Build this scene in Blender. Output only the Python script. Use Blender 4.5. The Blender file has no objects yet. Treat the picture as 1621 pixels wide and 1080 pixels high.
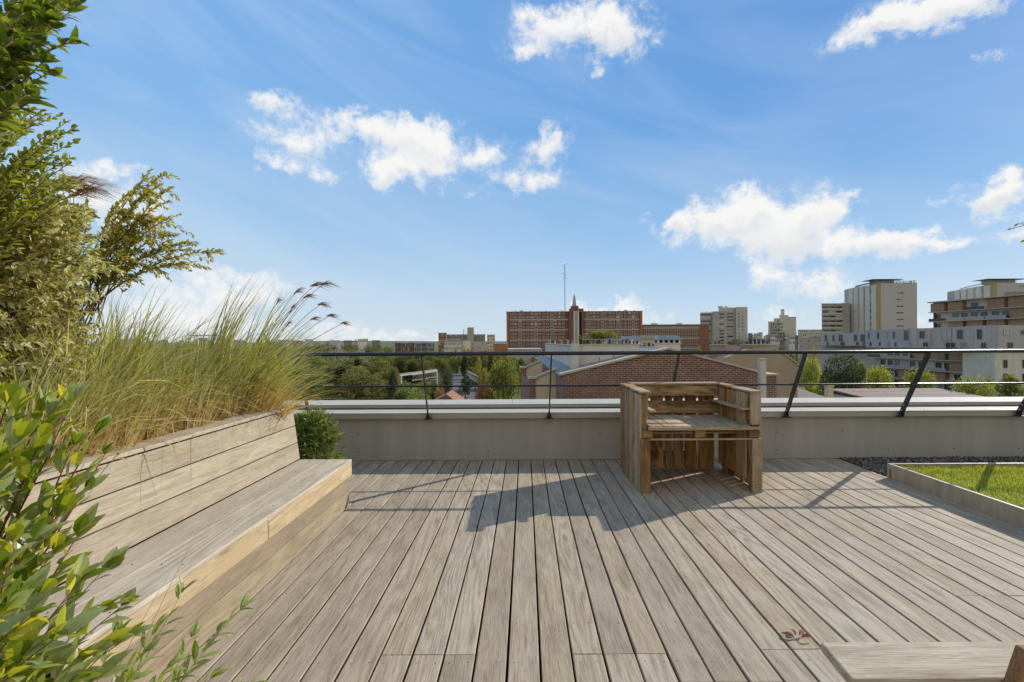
import bpy, math, random
from mathutils import Vector, Matrix, Euler, noise as mnoise
R = random.Random(7)
C = bpy.context.scene.collection
SC = bpy.context.scene
F = 765.0; CX = 810.5; CY = 540.0; EYE = 1.49; ROLL = 0.0051; YAW = 0.028

def P(px, py, Y):
    """world point seen at photo pixel (px,py) at depth Y"""
    yc = py + ROLL * (px - CX)
    return Vector(((px - CX) / F * Y, Y, EYE - (yc - CY) / F * Y))
def PX(px, Y): return (px - CX) / F * Y
def PZ(px, py, Y): return P(px, py, Y).z

# ------------------------------------------------------------------ materials
def srgb(r, g, b):
    f = lambda c: (c/255/12.92) if c/255 <= .04045 else ((c/255+.055)/1.055)**2.4
    return (f(r), f(g), f(b), 1)
def col(c): return c if len(c) == 4 else (c[0], c[1], c[2], 1)
class NT:
    def __init__(s, m):
        s.m = m; s.t = m.node_tree; s.n = s.t.nodes; s.l = s.t.links
    def new(s, typ, **kw):
        n = s.n.new(typ)
        for k, v in kw.items(): setattr(n, k, v)
        return n
    def link(s, a, b): s.l.new(a, b)
    def inp(s, sock, v):
        if hasattr(v, 'is_linked') or hasattr(v, 'links'): s.l.new(v, sock)
        else: sock.default_value = v
    def math(s, op, a, b=None, c=None, clamp=False):
        n = s.new('ShaderNodeMath', operation=op); n.use_clamp = clamp
        s.inp(n.inputs[0], a)
        if b is not None: s.inp(n.inputs[1], b)
        if c is not None: s.inp(n.inputs[2], c)
        return n.outputs[0]
    def vmath(s, op, a, b=None, out=0):
        n = s.new('ShaderNodeVectorMath', operation=op)
        s.inp(n.inputs[0], a)
        if b is not None: s.inp(n.inputs[1], b)
        return n.outputs[out]
    def noise(s, vec, scale, detail=3, rough=.5, dist=0):
        n = s.new('ShaderNodeTexNoise'); s.inp(n.inputs['Vector'], vec)
        n.inputs['Scale'].default_value = scale; n.inputs['Detail'].default_value = detail
        n.inputs['Roughness'].default_value = rough; n.inputs['Distortion'].default_value = dist
        return n.outputs['Fac']
    def ramp(s, fac, stops):
        n = s.new('ShaderNodeValToRGB'); s.inp(n.inputs[0], fac)
        e = n.color_ramp.elements
        while len(e) < len(stops): e.new(.5)
        for i, (p, c) in enumerate(stops): e[i].position = p; e[i].color = col(c)
        return n.outputs[0]
    def mix(s, fac, a, b, blend='MIX'):
        n = s.new('ShaderNodeMix', data_type='RGBA', blend_type=blend)
        s.inp(n.inputs[0], fac)
        s.inp(n.inputs[6], col(a) if isinstance(a, tuple) else a); s.inp(n.inputs[7], col(b) if isinstance(b, tuple) else b)
        return n.outputs[2]
    def mrange(s, v, a, b, c=0, d=1):
        n = s.new('ShaderNodeMapRange'); s.inp(n.inputs[0], v)
        for i, x in enumerate((a, b, c, d)): n.inputs[i+1].default_value = x
        return n.outputs[0]
    def comb(s, x, y, z):
        n = s.new('ShaderNodeCombineXYZ')
        for i, v in enumerate((x, y, z)): s.inp(n.inputs[i], v)
        return n.outputs[0]
    def sep(s, v):
        n = s.new('ShaderNodeSeparateXYZ'); s.inp(n.inputs[0], v); return n.outputs
def newmat(name):
    m = bpy.data.materials.new(name); m.use_nodes = True
    k = NT(m); b = k.n['Principled BSDF']
    return m, k, b
def bump(k, b, h, strength=.3, dist=.01):
    n = k.new('ShaderNodeBump'); n.inputs['Strength'].default_value = strength; n.inputs['Distance'].default_value = dist
    k.link(h, n.inputs['Height']); k.link(n.outputs[0], b.inputs['Normal'])

def warm(c, w=(1.0, .95, .84)): return tuple(min(.9, c[i]*w[i]) for i in range(3))
def wood(name, dark, mid, light, axis=1, tint=None, rough=.75, ring=1.0, var=.35, stain=None):
    dark, mid, light = warm(dark), warm(mid), warm(light)
    m, k, b = newmat(name)
    tc = k.new('ShaderNodeTexCoord').outputs['Object']
    geo = k.new('ShaderNodeNewGeometry').outputs['Random Per Island']
    off = k.comb(k.math('MULTIPLY', geo, 91.7), k.math('MULTIPLY', geo, 37.3), k.math('MULTIPLY', geo, 53.1))
    v = k.vmath('ADD', tc, off)
    def sc(a, al):
        s = [a, a, a]; s[axis] = al; return k.vmath('MULTIPLY', v, tuple(s))
    n1 = k.noise(sc(3.6, .32), 1, 2, .5, .35)
    rsel = k.math('FRACT', k.math('MULTIPLY', geo, 3.7))
    rings = k.math('SINE', k.math('MULTIPLY', n1, k.mrange(rsel, 0, 1, 50, 120)))
    rings = k.mrange(rings, -1, 1, 0, 1)
    fine = k.noise(sc(210, 7), 1, 6, .72, .1)
    mid_n = k.noise(sc(34, 3.0), 1, 6, .72, .6)
    blot = k.noise(sc(6, 2.0), 1, 5, .65, .4)
    f = k.math('ADD', k.math('MULTIPLY', rings, k.mrange(rsel, .2, .9, .02*ring, .13*ring)), k.math('MULTIPLY', fine, .70))
    f = k.math('ADD', f, k.math('MULTIPLY', mid_n, .30))
    f = k.math('ADD', f, k.math('MULTIPLY', blot, .30))
    lo = .47 + .02*ring; hi = .90 + .05*ring
    f = k.mrange(f, lo, hi, 0, 1)
    c = k.ramp(f, [(0, dark), (.5, mid), (1, light)])
    crk = k.noise(sc(75, 1.7), 1, 4, .6, .3)
    c = k.mix(k.mrange(crk, .655, .70, 0, .55), c, dark)
    pale = k.noise(sc(14, 2.2), 1, 5, .7, .8)
    c = k.mix(k.mrange(pale, .52, .72, 0, .40), c, light)
    # per board value shift
    rv = k.mrange(geo, 0, 1, 1-var*.5, 1+var*.5)
    cc = k.new('ShaderNodeHueSaturation'); k.link(c, cc.inputs['Color']); k.link(rv, cc.inputs['Value'])
    g2 = k.math('FRACT', k.math('MULTIPLY', geo, 7.77))
    k.link(k.mrange(g2, 0, 1, .92, 1.08), cc.inputs['Saturation'])
    c = cc.outputs[0]
    if stain:
        st = k.noise(sc(7, 1.6), 1, 4, .65, 1.2)
        c = k.mix(k.mrange(st, .46, .62, 0, .9), c, stain)
    # dark knots / nail dots
    vo = k.new('ShaderNodeTexVoronoi'); k.link(sc(5.0, 1.1), vo.inputs['Vector']); vo.inputs['Scale'].default_value = 1
    kn = k.mrange(vo.outputs['Distance'], .05, .12, .55, 0)
    c = k.mix(kn, c, dark)
    k.link(c, b.inputs['Base Color']); b.inputs['Roughness'].default_value = rough
    b.inputs['Specular IOR Level'].default_value = .25
    h = k.math('ADD', fine, k.math('MULTIPLY', rings, .25))
    bump(k, b, h, .6, .003)
    return m
def plain(name, c1, c2=None, scale=3, rough=.7, metal=0, bumpy=0, spec=.4, stretch=None, rnd=0):
    m, k, b = newmat(name)
    c2 = c2 or tuple(x*.8 for x in c1[:3])
    c1, c2 = warm(c1), warm(c2)
    tc = k.new('ShaderNodeTexCoord').outputs['Object']
    if stretch: tc = k.vmath('MULTIPLY', tc, stretch)
    n = k.noise(tc, scale, 5, .6)
    c = k.ramp(n, [(.3, c2), (.7, c1)])
    if rnd:
        oi = k.new('ShaderNodeObjectInfo').outputs['Random']
        hs = k.new('ShaderNodeHueSaturation'); k.link(c, hs.inputs['Color']); k.link(k.mrange(oi, 0, 1, 1-rnd, 1+rnd), hs.inputs['Value'])
        c = hs.outputs[0]
    k.link(c, b.inputs['Base Color']); b.inputs['Roughness'].default_value = rough
    b.inputs['Metallic'].default_value = metal; b.inputs['Specular IOR Level'].default_value = spec
    if bumpy: bump(k, b, k.noise(tc, scale*8, 4), bumpy, .02)
    return m
def leafmat(name, c1, c2, c3=None, back=None, trans=.35, rough=.45, objvar=0, grad=None, vein=False):
    """per-leaf colour spread, translucent"""
    m, k, b = newmat(name)
    g = k.new('ShaderNodeNewGeometry')
    stops = [(0, c1), (.6, c2)] + ([(1, c3)] if c3 else [])
    c = k.ramp(g.outputs['Random Per Island'], stops)
    tc = k.new('ShaderNodeTexCoord').outputs['Object']
    if objvar:
        big = k.noise(tc, .45, 3, .6)
        hs = k.new('ShaderNodeHueSaturation'); k.link(c, hs.inputs['Color'])
        oi = k.new('ShaderNodeObjectInfo').outputs['Random']
        k.link(k.mrange(oi, 0, 1, .5-objvar*.10, .5+objvar*.06), hs.inputs['Hue'])
        val = k.math('MULTIPLY', k.mrange(k.math('FRACT', k.math('MULTIPLY', oi, 5.3)), 0, 1, .7, 1.25), k.mrange(big, .35, .65, .7, 1.25))
        k.link(val, hs.inputs['Value']); c = hs.outputs[0]
    if grad:   # (z0,z1,colour at base)
        z = k.sep(tc)[2]
        zz = k.math('ADD', z, k.mrange(g.outputs['Random Per Island'], 0, 1, -.12, .12))
        c = k.mix(k.mrange(zz, grad[0], grad[1], 1, 0), c, grad[2])
    if back: c = k.mix(g.outputs['Backfacing'], c, back)
    k.link(c, b.inputs['Base Color']); b.inputs['Roughness'].default_value = rough
    b.inputs['Specular IOR Level'].default_value = .35
    tr = k.new('ShaderNodeBsdfTranslucent')
    tcol = k.mix(1.0, c, (1.75, 1.55, .50), 'MULTIPLY')
    k.link(tcol, tr.inputs['Color'])
    mx = k.new('ShaderNodeMixShader'); mx.inputs[0].default_value = trans
    k.link(b.outputs[0], mx.inputs[1]); k.link(tr.outputs[0], mx.inputs[2])
    k.link(mx.outputs[0], k.n['Material Output'].inputs['Surface'])
    return m
def brickmat(name, c1, c2, mortar, bw=.22, bh=.075, ms=.012, axis='X', soft=False):
    c1, c2, mortar = warm(c1), warm(c2), warm(mortar)
    m, k, b = newmat(name)
    tc = k.new('ShaderNodeTexCoord').outputs['Object']
    x, y, z = k.sep(tc)
    u = k.math('ADD', x, y)
    vec = k.comb(u, z, 0)
    br = k.new('ShaderNodeTexBrick'); k.link(vec, br.inputs['Vector'])
    br.inputs['Scale'].default_value = 1; br.inputs['Brick Width'].default_value = bw; br.inputs['Row Height'].default_value = bh
    br.inputs['Mortar Size'].default_value = ms; br.inputs['Mortar Smooth'].default_value = .2
    br.inputs['Color1'].default_value = col(c1); br.inputs['Color2'].default_value = col(c2); br.inputs['Mortar'].default_value = col(mortar)
    n = k.noise(tc, 1.3, 4)
    c = k.mix(k.mrange(n, .3, .7, 0, .5), br.outputs['Color'], tuple(v*.5 for v in c1[:3]))
    c = k.mix(k.mrange(k.noise(tc, 6, 5, .7), .5, .72, 0, .4), c, mortar)
    k.link(c, b.inputs['Base Color']); b.inputs['Roughness'].default_value = .85
    bump(k, b, k.math('SUBTRACT', 1, br.outputs['Fac']), .4, .01)
    return m
def seamed(name, c1, c2, pitch=.5, rough=.45, metal=.4):
    c1, c2 = warm(c1), warm(c2)
    m, k, b = newmat(name)
    tc = k.new('ShaderNodeTexCoord').outputs['Object']
    x, y, z = k.sep(tc)
    f = k.math('FRACT', k.math('DIVIDE', k.math('ADD', x, y), pitch))
    line = k.math('LESS_THAN', f, .1)
    n = k.noise(tc, 1.2, 4)
    c = k.ramp(n, [(.3, c2), (.7, c1)])
    cell = k.math('FRACT', k.math('MULTIPLY', k.math('SINE', k.math('FLOOR', k.math('DIVIDE', k.math('ADD', x, y), pitch))), 437.5))
    c = k.mix(k.math('MULTIPLY', cell, .25), c, tuple(v*1.4 for v in c1[:3]))
    c = k.mix(k.math('MULTIPLY', line, .6), c, tuple(v*.35 for v in c1[:3]))
    k.link(c, b.inputs['Base Color']); b.inputs['Roughness'].default_value = rough; b.inputs['Metallic'].default_value = metal
    return m
def tilemat(name, c1, c2):
    m, k, b = newmat(name)
    tc = k.new('ShaderNodeTexCoord').outputs['Object']
    x, y, z = k.sep(tc)
    vec = k.comb(k.math('ADD', x, y), k.math('MULTIPLY', z, 2.2), 0)
    br = k.new('ShaderNodeTexBrick'); k.link(vec, br.inputs['Vector'])
    br.inputs['Scale'].default_value = 1; br.inputs['Brick Width'].default_value = .24; br.inputs['Row Height'].default_value = .3
    br.inputs['Mortar Size'].default_value = .025
    br.inputs['Color1'].default_value = col(c1); br.inputs['Color2'].default_value = col(c2); br.inputs['Mortar'].default_value = col(tuple(v*.35 for v in c1[:3]))
    n = k.noise(tc, .9, 4)
    c = k.mix(k.mrange(n, .35, .7, 0, .5), br.outputs['Color'], (.12, .10, .085))
    k.link(c, b.inputs['Base Color']); b.inputs['Roughness'].default_value = .85
    bump(k, b, k.math('SUBTRACT', 1, br.outputs['Fac']), .5, .03)
    return m

M = {}
M['deck'] = wood('weathered_deck_wood', (.17, .127, .088), (.385, .325, .25), (.53, .465, .375), 1, var=.13)
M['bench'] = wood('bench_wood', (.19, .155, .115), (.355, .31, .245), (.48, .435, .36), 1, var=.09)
M['bench_seat'] = wood('sun_lightened_bench_wood', (.26, .22, .17), (.46, .415, .345), (.62, .575, .50), 1, var=.08, ring=1.3)  # bench wood lightened to stand in for sun on the level boards
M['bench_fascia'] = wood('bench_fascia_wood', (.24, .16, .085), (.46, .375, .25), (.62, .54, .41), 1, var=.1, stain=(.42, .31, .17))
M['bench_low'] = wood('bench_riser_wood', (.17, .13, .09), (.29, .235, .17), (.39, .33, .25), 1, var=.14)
M['plank'] = wood('old_plank_wood', (.22, .16, .10), (.50, .43, .33), (.72, .65, .54), 0, var=.1, ring=1.8)
M['brownwood'] = wood('brown_wood', (.10, .05, .02), (.32, .17, .07), (.46, .28, .13), 2, var=.2)
for a, n in ((0, 'x'), (1, 'y'), (2, 'z')):
    M['pal_'+n] = wood('pallet_wood_'+n, (.13, .075, .035), (.38, .235, .105), (.60, .45, .26), a, var=.8, ring=1.0, stain=(.15, .07, .025))
    M['palgrey_'+n] = wood('grey_pallet_wood_'+n, (.15, .095, .055), (.44, .345, .23), (.62, .53, .39), a, var=.45, ring=.8)
M['orange_z'] = wood('orange_pallet_wood', (.14, .06, .02), (.46, .26, .09), (.60, .40, .17), 2, var=.6, ring=.6, stain=(.10, .05, .02))
M['orange_x'] = wood('orange_pallet_board', (.11, .055, .02), (.46, .31, .14), (.62, .48, .28), 0, var=.5, ring=.8, stain=(.10, .05, .02))
M['dark'] = plain('dark_underfloor', (.012, .010, .008), rough=1)
M['wallpanel'] = plain('taupe_wall_panel', (.36, .345, .32), (.285, .275, .255), .9, .5, 0, 0, .4, (3.5, 1, .35))
M['coping'] = plain('pale_metal_coping', (.49, .465, .42), (.42, .40, .36), 2, .6, .0, 0, .5, (1, 6, 1))
M['copingface'] = plain('grey_metal_fascia', (.36, .335, .295), (.32, .30, .265), 2, .45, .2)
M['railblack'] = plain('black_paint_metal', (.022, .022, .024), (.016, .016, .018), 8, .32, .2, .05, .5)
M['bolt'] = plain('bolt_steel', (.5, .5, .5), rough=.3, metal=.8)
M['steel'] = plain('brushed_steel_edge', (.52, .46, .38), (.36, .31, .25), 5, .5, .25, 0, .4, (3, 3, .6))
M['steeltop'] = plain('steel_lip', (.72, .69, .63), (.62, .59, .53), 6, .35, .4)
M['gravel'] = leafmat('dark_gravel_stone', (.06, .05, .042), (.15, .13, .11), (.32, .29, .25), trans=0, rough=.9)
M['gravelbed'] = plain('gravel_bed', (.06, .055, .05), (.03, .027, .025), 40, 1)
M['lawn'] = leafmat('lawn_blade', (.20, .26, .035), (.30, .36, .055), (.45, .46, .15), trans=.4, rough=.55)
M['lawnsoil'] = plain('lawn_soil', (.16, .19, .035), (.11, .12, .03), 30, 1)
M['soil'] = plain('bed_soil', (.06, .04, .025), (.03, .02, .012), 12, 1)
M['laurel'] = leafmat('laurel_leaf', (.10, .16, .018), (.31, .37, .035), (.60, .58, .07), back=(.30, .35, .15), trans=.36, rough=.28)
M['redstem'] = plain('red_stem', (.28, .05, .035), (.15, .06, .03), 20, .5)
M['biglf'] = leafmat('broad_leaf', (.08, .125, .02), (.16, .225, .035), (.31, .36, .07), back=(.26, .31, .11), trans=.36, rough=.35)
M['smalllf'] = leafmat('small_green_leaf', (.16, .20, .03), (.28, .32, .06), (.42, .42, .11), back=(.32, .34, .14), trans=.42)
M['elae'] = leafmat('silvery_olive_leaf', (.17, .20, .06), (.33, .35, .17), (.64, .62, .44), back=(.58, .56, .34), trans=.40)
M['coto'] = leafmat('arching_shrub_leaf', (.20, .21, .04), (.38, .38, .08), (.56, .42, .13), back=(.46, .44, .19), trans=.45)
M['willow'] = leafmat('sprig_leaf', (.14, .21, .03), (.24, .32, .05), (.40, .44, .10), back=(.28, .34, .12), trans=.42, rough=.35)
M['yew'] = leafmat('fresh_needle', (.10, .16, .03), (.22, .29, .08), (.42, .47, .22), trans=.3, rough=.5)
M['twig'] = plain('brown_twig', (.16, .10, .06), (.09, .055, .03), 20, .8)
M['palestem'] = plain('pale_stem', (.35, .27, .17), (.22, .16, .09), 20, .8)
M['greenstem'] = plain('green_stem', (.18, .20, .05), (.12, .13, .03), 20, .6)
M['blade'] = leafmat('grass_blade', (.20, .22, .07), (.36, .37, .145), (.62, .57, .34), trans=.35, rough=.5, grad=(.06, .46, (.52, .37, .19)))
M['straw'] = leafmat('dry_grass_stem', (.34, .23, .12), (.54, .40, .22), (.66, .55, .36), trans=.15, rough=.6)
M['plume'] = leafmat('purple_seed_plume', (.16, .09, .08), (.26, .16, .13), (.36, .27, .20), trans=.3, rough=.7)
M['deadleaf'] = leafmat('dry_leaf', (.20, .065, .035), (.28, .11, .06), (.36, .18, .11), trans=.05, rough=.6)
M['bark'] = plain('bark', (.11, .085, .06), (.05, .038, .028), 3, .95)
M['t_olive'] = leafmat('olive_tree_leaves', (.085, .11, .028), (.17, .195, .050), (.29, .285, .09), trans=.3, rough=.6, objvar=.35)
M['t_dark'] = leafmat('dark_tree_leaves', (.035, .05, .02), (.075, .095, .035), (.14, .15, .055), trans=.15, rough=.6, objvar=.15)
M['t_light'] = leafmat('light_tree_leaves', (.12, .15, .03), (.22, .255, .06), (.37, .38, .13), trans=.35, rough=.6, objvar=.15)
M['t_yellow'] = leafmat('yellow_tree_leaves', (.18, .17, .03), (.29, .26, .05), (.40, .36, .09), trans=.3, rough=.6, objvar=.15)
M['t_red'] = leafmat('autumn_tree_leaves', (.20, .09, .05), (.34, .15, .09), (.42, .24, .12), trans=.25, rough=.6, objvar=.15)
M['brick'] = brickmat('red_brick_wall', (.27, .09, .065), (.12, .045, .038), (.46, .38, .31))
M['brickfar'] = brickmat('distant_red_brick', (.25, .115, .088), (.205, .095, .072), (.24, .13, .10), .9, .3, .02)
M['brickedge'] = plain('ochre_brick', (.42, .20, .09), (.33, .16, .08), .3)
M['cream'] = plain('cream_render', (.66, .57, .44), (.58, .50, .385), .8, .85)
M['whitewall'] = plain('white_render', (.66, .64, .58), (.54, .52, .47), .9, .85, stretch=(1, 1, .4))
M['beige'] = plain('stained_beige_render', (.43, .35, .265), (.31, .25, .19), .25, .9, stretch=(1, 1, .5))
M['capstone'] = plain('stone_coping', (.56, .49, .39), (.44, .38, .30), 3, .8)
M['zincroof'] = seamed('zinc_roof', (.25, .27, .31), (.18, .20, .235), .6, .6, .2)
M['zincwall'] = seamed('zinc_cladding', (.43, .41, .43), (.38, .365, .385), .62, .5, .1)
M['zinccap'] = plain('zinc_cap', (.36, .37, .40), (.28, .29, .31), 3, .45, .4)
M['pot'] = plain('clay_pot', (.20, .10, .065), (.07, .05, .04), 6, .8)
M['tiles'] = tilemat('orange_roof_tiles', (.42, .17, .075), (.32, .13, .07))
M['tilesbrown'] = tilemat('brown_roof_tiles', (.30, .19, .14), (.23, .15, .115))
M['concrete'] = plain('grey_concrete', (.43, .42, .395), (.345, .335, .315), .12, .9)
M['concrete2'] = plain('pale_concrete', (.53, .515, .475), (.45, .435, .40), .12, .9)
M['pink'] = plain('mauve_render', (.47, .45, .455), (.44, .42, .425), .1, .85)
M['whitefin'] = plain('white_fin', (.72, .69, .63), (.64, .61, .56), .2, .8)
M['ochre'] = plain('ochre_render', (.55, .36, .18), (.48, .31, .15), .3, .8)
M['orangewall'] = plain('orange_wall', (.38, .20, .08), (.32, .17, .07), .4, .85)
M['woodclad'] = seamed('timber_cladding', (.33, .205, .13), (.26, .16, .105), .3, .7, 0)
M['slab'] = plain('pale_slab', (.46, .43, .38), (.38, .355, .31), .4, .8)
M['darkrail'] = plain('dark_balustrade', (.07, .07, .075), rough=.4, metal=.3)
M['asphalt'] = plain('asphalt', (.13, .125, .13), (.10, .10, .105), .5, .9)
M['pavement'] = plain('pale_paving', (.42, .35, .25), (.36, .30, .22), .4, .9)
M['ground'] = plain('ground_cover', (.11, .12, .04), (.06, .07, .025), .08, 1)
M['hills'] = plain('hazy_hill', (.12, .15, .11), (.09, .12, .09), .01, 1)
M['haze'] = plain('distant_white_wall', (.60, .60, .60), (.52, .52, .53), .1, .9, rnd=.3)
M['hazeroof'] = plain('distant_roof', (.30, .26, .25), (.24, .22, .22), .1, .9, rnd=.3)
def glassmat():
    m, k, b = newmat('dark_window_glass')
    oi = k.new('ShaderNodeObjectInfo').outputs['Random']
    c = k.ramp(oi, [(0, (.02, .022, .025)), (.7, (.06, .062, .065)), (.78, (.30, .29, .27)), (1, (.45, .43, .40))])
    k.link(c, b.inputs['Base Color']); b.inputs['Roughness'].default_value = .12
    return m
M['stonedark'] = plain('grey_weathered_stone', (.27, .25, .21), (.2, .19, .16), .4, .9)
M['glass'] = glassmat()
M['frame'] = plain('window_frame', (.70, .67, .60), rough=.6)

# ------------------------------------------------------------------ mesh builder
class MB:
    def __init__(s): s.v = []; s.f = []; s.mi = []; s.mats = []; s.cur = 0
    def mat(s, name):
        if name not in s.mats: s.mats.append(name)
        s.cur = s.mats.index(name); return s
    def add(s, vs, fs):
        o = len(s.v); s.v += [tuple(x) for x in vs]
        for f in fs: s.f.append(tuple(i+o for i in f)); s.mi.append(s.cur)
        return s
    def box(s, x0, x1, y0, y1, z0, z1, rot=None, piv=None):
        vs = [Vector(p) for p in ((x0,y0,z0),(x1,y0,z0),(x1,y1,z0),(x0,y1,z0),(x0,y0,z1),(x1,y0,z1),(x1,y1,z1),(x0,y1,z1))]
        if rot is not None:
            pv = Vector(piv) if piv is not None else Vector(((x0+x1)/2, (y0+y1)/2, (z0+z1)/2))
            vs = [rot @ (p-pv) + pv for p in vs]
        return s.add(vs, [(0,3,2,1),(4,5,6,7),(0,1,5,4),(1,2,6,5),(2,3,7,6),(3,0,4,7)])
    def obox(s, o, ex, ey, ez):
        """box from corner o and three edge vectors"""
        o, ex, ey, ez = map(Vector, (o, ex, ey, ez))
        vs = [o, o+ex, o+ex+ey, o+ey, o+ez, o+ex+ez, o+ex+ey+ez, o+ey+ez]
        fs = [(0,3,2,1),(4,5,6,7),(0,1,5,4),(1,2,6,5),(2,3,7,6),(3,0,4,7)]
        if ex.cross(ey).dot(ez) < 0: fs = [tuple(reversed(f)) for f in fs]
        return s.add(vs, fs)
    def prism(s, poly, d):
        """poly: list of 3D points (planar), extruded by vector d"""
        n = len(poly); poly = [Vector(p) for p in poly]; d = Vector(d)
        vs = poly + [p+d for p in poly]
        nn = Vector((0,0,0))
        for i in range(n): nn += poly[i].cross(poly[(i+1) % n])
        fs = [tuple(range(n))[::-1], tuple(range(n, 2*n))] + [(i, (i+1) % n, (i+1) % n+n, i+n) for i in range(n)]
        if nn.dot(d) < 0: fs = [tuple(reversed(f)) for f in fs]
        return s.add(vs, fs)
    def tube(s, pts, r, seg=6, cap=True):
        pts = [Vector(p) for p in pts]; n = len(pts)
        rs = r if isinstance(r, (list, tuple)) else [r]*n
        vs = []; fs = []
        t0 = (pts[1]-pts[0]).normalized()
        up = Vector((0,0,1)) if abs(t0.z) < .9 else Vector((1,0,0))
        a = t0.cross(up).normalized()
        for i, p in enumerate(pts):
            t = (pts[min(i+1, n-1)] - pts[max(i-1, 0)]).normalized()
            a = (a - t*a.dot(t)).normalized(); b2 = t.cross(a)
            for j in range(seg):
                th = 2*math.pi*j/seg
                vs.append(p + (a*math.cos(th) + b2*math.sin(th))*rs[i])
        for i in range(n-1):
            for j in range(seg):
                fs.append((i*seg+j, i*seg+(j+1) % seg, (i+1)*seg+(j+1) % seg, (i+1)*seg+j))
        if cap: fs += [tuple(range(seg))[::-1], tuple((n-1)*seg+j for j in range(seg))]
        return s.add(vs, fs)
    def leaf(s, p, d, nrm, L, W, curl=.15, fold=.25, six=True):
        """one leaf from base p along d"""
        d = d.normalized(); side = d.cross(nrm)
        if side.length < 1e-4: side = d.cross(Vector((.3,.5,.8)))
        side.normalize(); up = side.cross(d)
        if six:
            prof = [(0, 0, 0), (.28, .42, -.0), (.6, .5, -.3), (.85, .26, -.65), (1, 0, -1)]
            vs = []
            for t, w, c in prof:
                ctr = p + d*(t*L) + up*(c*curl*L)
                if w == 0: vs.append(ctr)
                else: vs += [ctr + side*(w*W) + up*(fold*w*W), ctr, ctr - side*(w*W) + up*(fold*w*W)]
            fs = [(0,2,1),(0,3,2),(1,2,5,4),(2,3,6,5),(4,5,8,7),(5,6,9,8),(7,8,10),(8,9,10)]
            return s.add(vs, fs)
        m = p + d*(L*.45)
        vs = [p, m+side*W*.5+up*(fold*W*.5), p+d*L-up*(curl*L), m-side*W*.5+up*(fold*W*.5)]
        return s.add(vs, [(0,2,1),(0,3,2)])
    def strip(s, pts, side, w):
        """flat tapered blade"""
        n = len(pts); vs = []
        for i, p in enumerate(pts):
            t = i/(n-1); ww = w*(1-t**2.2)*.5+.0004
            vs += [p-side*ww, p+side*ww]
        return s.add(vs, [(2*i, 2*i+1, 2*i+3, 2*i+2) for i in range(n-1)])
    def mesh(s, name, smooth=False):
        me = bpy.data.meshes.new(name); me.from_pydata(s.v, [], s.f)
        for mn in s.mats: me.materials.append(M[mn])
        if len(s.mats) > 1: me.polygons.foreach_set('material_index', s.mi)
        if smooth: me.polygons.foreach_set('use_smooth', [True]*len(me.polygons))
        me.update(); return me
    def build(s, name, parent=None, loc=(0,0,0), smooth=False, bev=0, wn=None, **tags):
        o = bpy.data.objects.new(name, s.mesh(name, smooth)); C.objects.link(o); o.location = loc
        if parent: o.parent = parent
        if bev:
            b = o.modifiers.new('bevel', 'BEVEL'); b.width = bev; b.segments = 2; b.limit_method = 'ANGLE'
        for k, v in tags.items(): o[k] = v
        return o
def B(mat): m = MB(); m.mat(mat); return m
def thing(name, label, cat, loc=(0,0,0), rz=0, group=None):
    o = bpy.data.objects.new(name, None); C.objects.link(o); o.location = loc; o.rotation_euler = (0,0,rz)
    o.empty_display_size = .2
    o['label'] = label; o['category'] = cat
    if group: o['group'] = group
    return o
def struct(o): o['kind'] = 'structure'; return o
def copy_tree(o, parent=None):
    c = o.copy(); C.objects.link(c)
    if parent: c.parent = parent
    for ch in [x for x in bpy.data.objects if x.parent == o and x != c]:
        copy_tree(ch, c)
    return c

# ------------------------------------------------------------------ camera, sun, world
cam = bpy.data.cameras.new('camera'); co = bpy.data.objects.new('camera', cam); C.objects.link(co)
cam.sensor_width = 36; cam.lens = 36*F/1621; cam.clip_end = 9000; cam.clip_start = .05
co.matrix_world = Matrix.Translation((0, 0, EYE)) @ Euler((math.radians(90), 0, 0)).to_matrix().to_4x4() @ Matrix.Rotation(-ROLL, 4, 'Z')
SC.camera = co
SUNV = Vector((1.63, .95, 1.0)).normalized()
sl = bpy.data.lights.new('sun', 'SUN'); so = bpy.data.objects.new('sun', sl); C.objects.link(so)
sl.energy = 5.0; sl.angle = math.radians(.5); sl.color = (1, .95, .88)
so.rotation_euler = SUNV.to_track_quat('Z', 'Y').to_euler(); so.location = (20, 12, 15)
SC.view_settings.view_transform = 'Standard'; SC.view_settings.look = 'None'; SC.view_settings.exposure = 0

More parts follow.
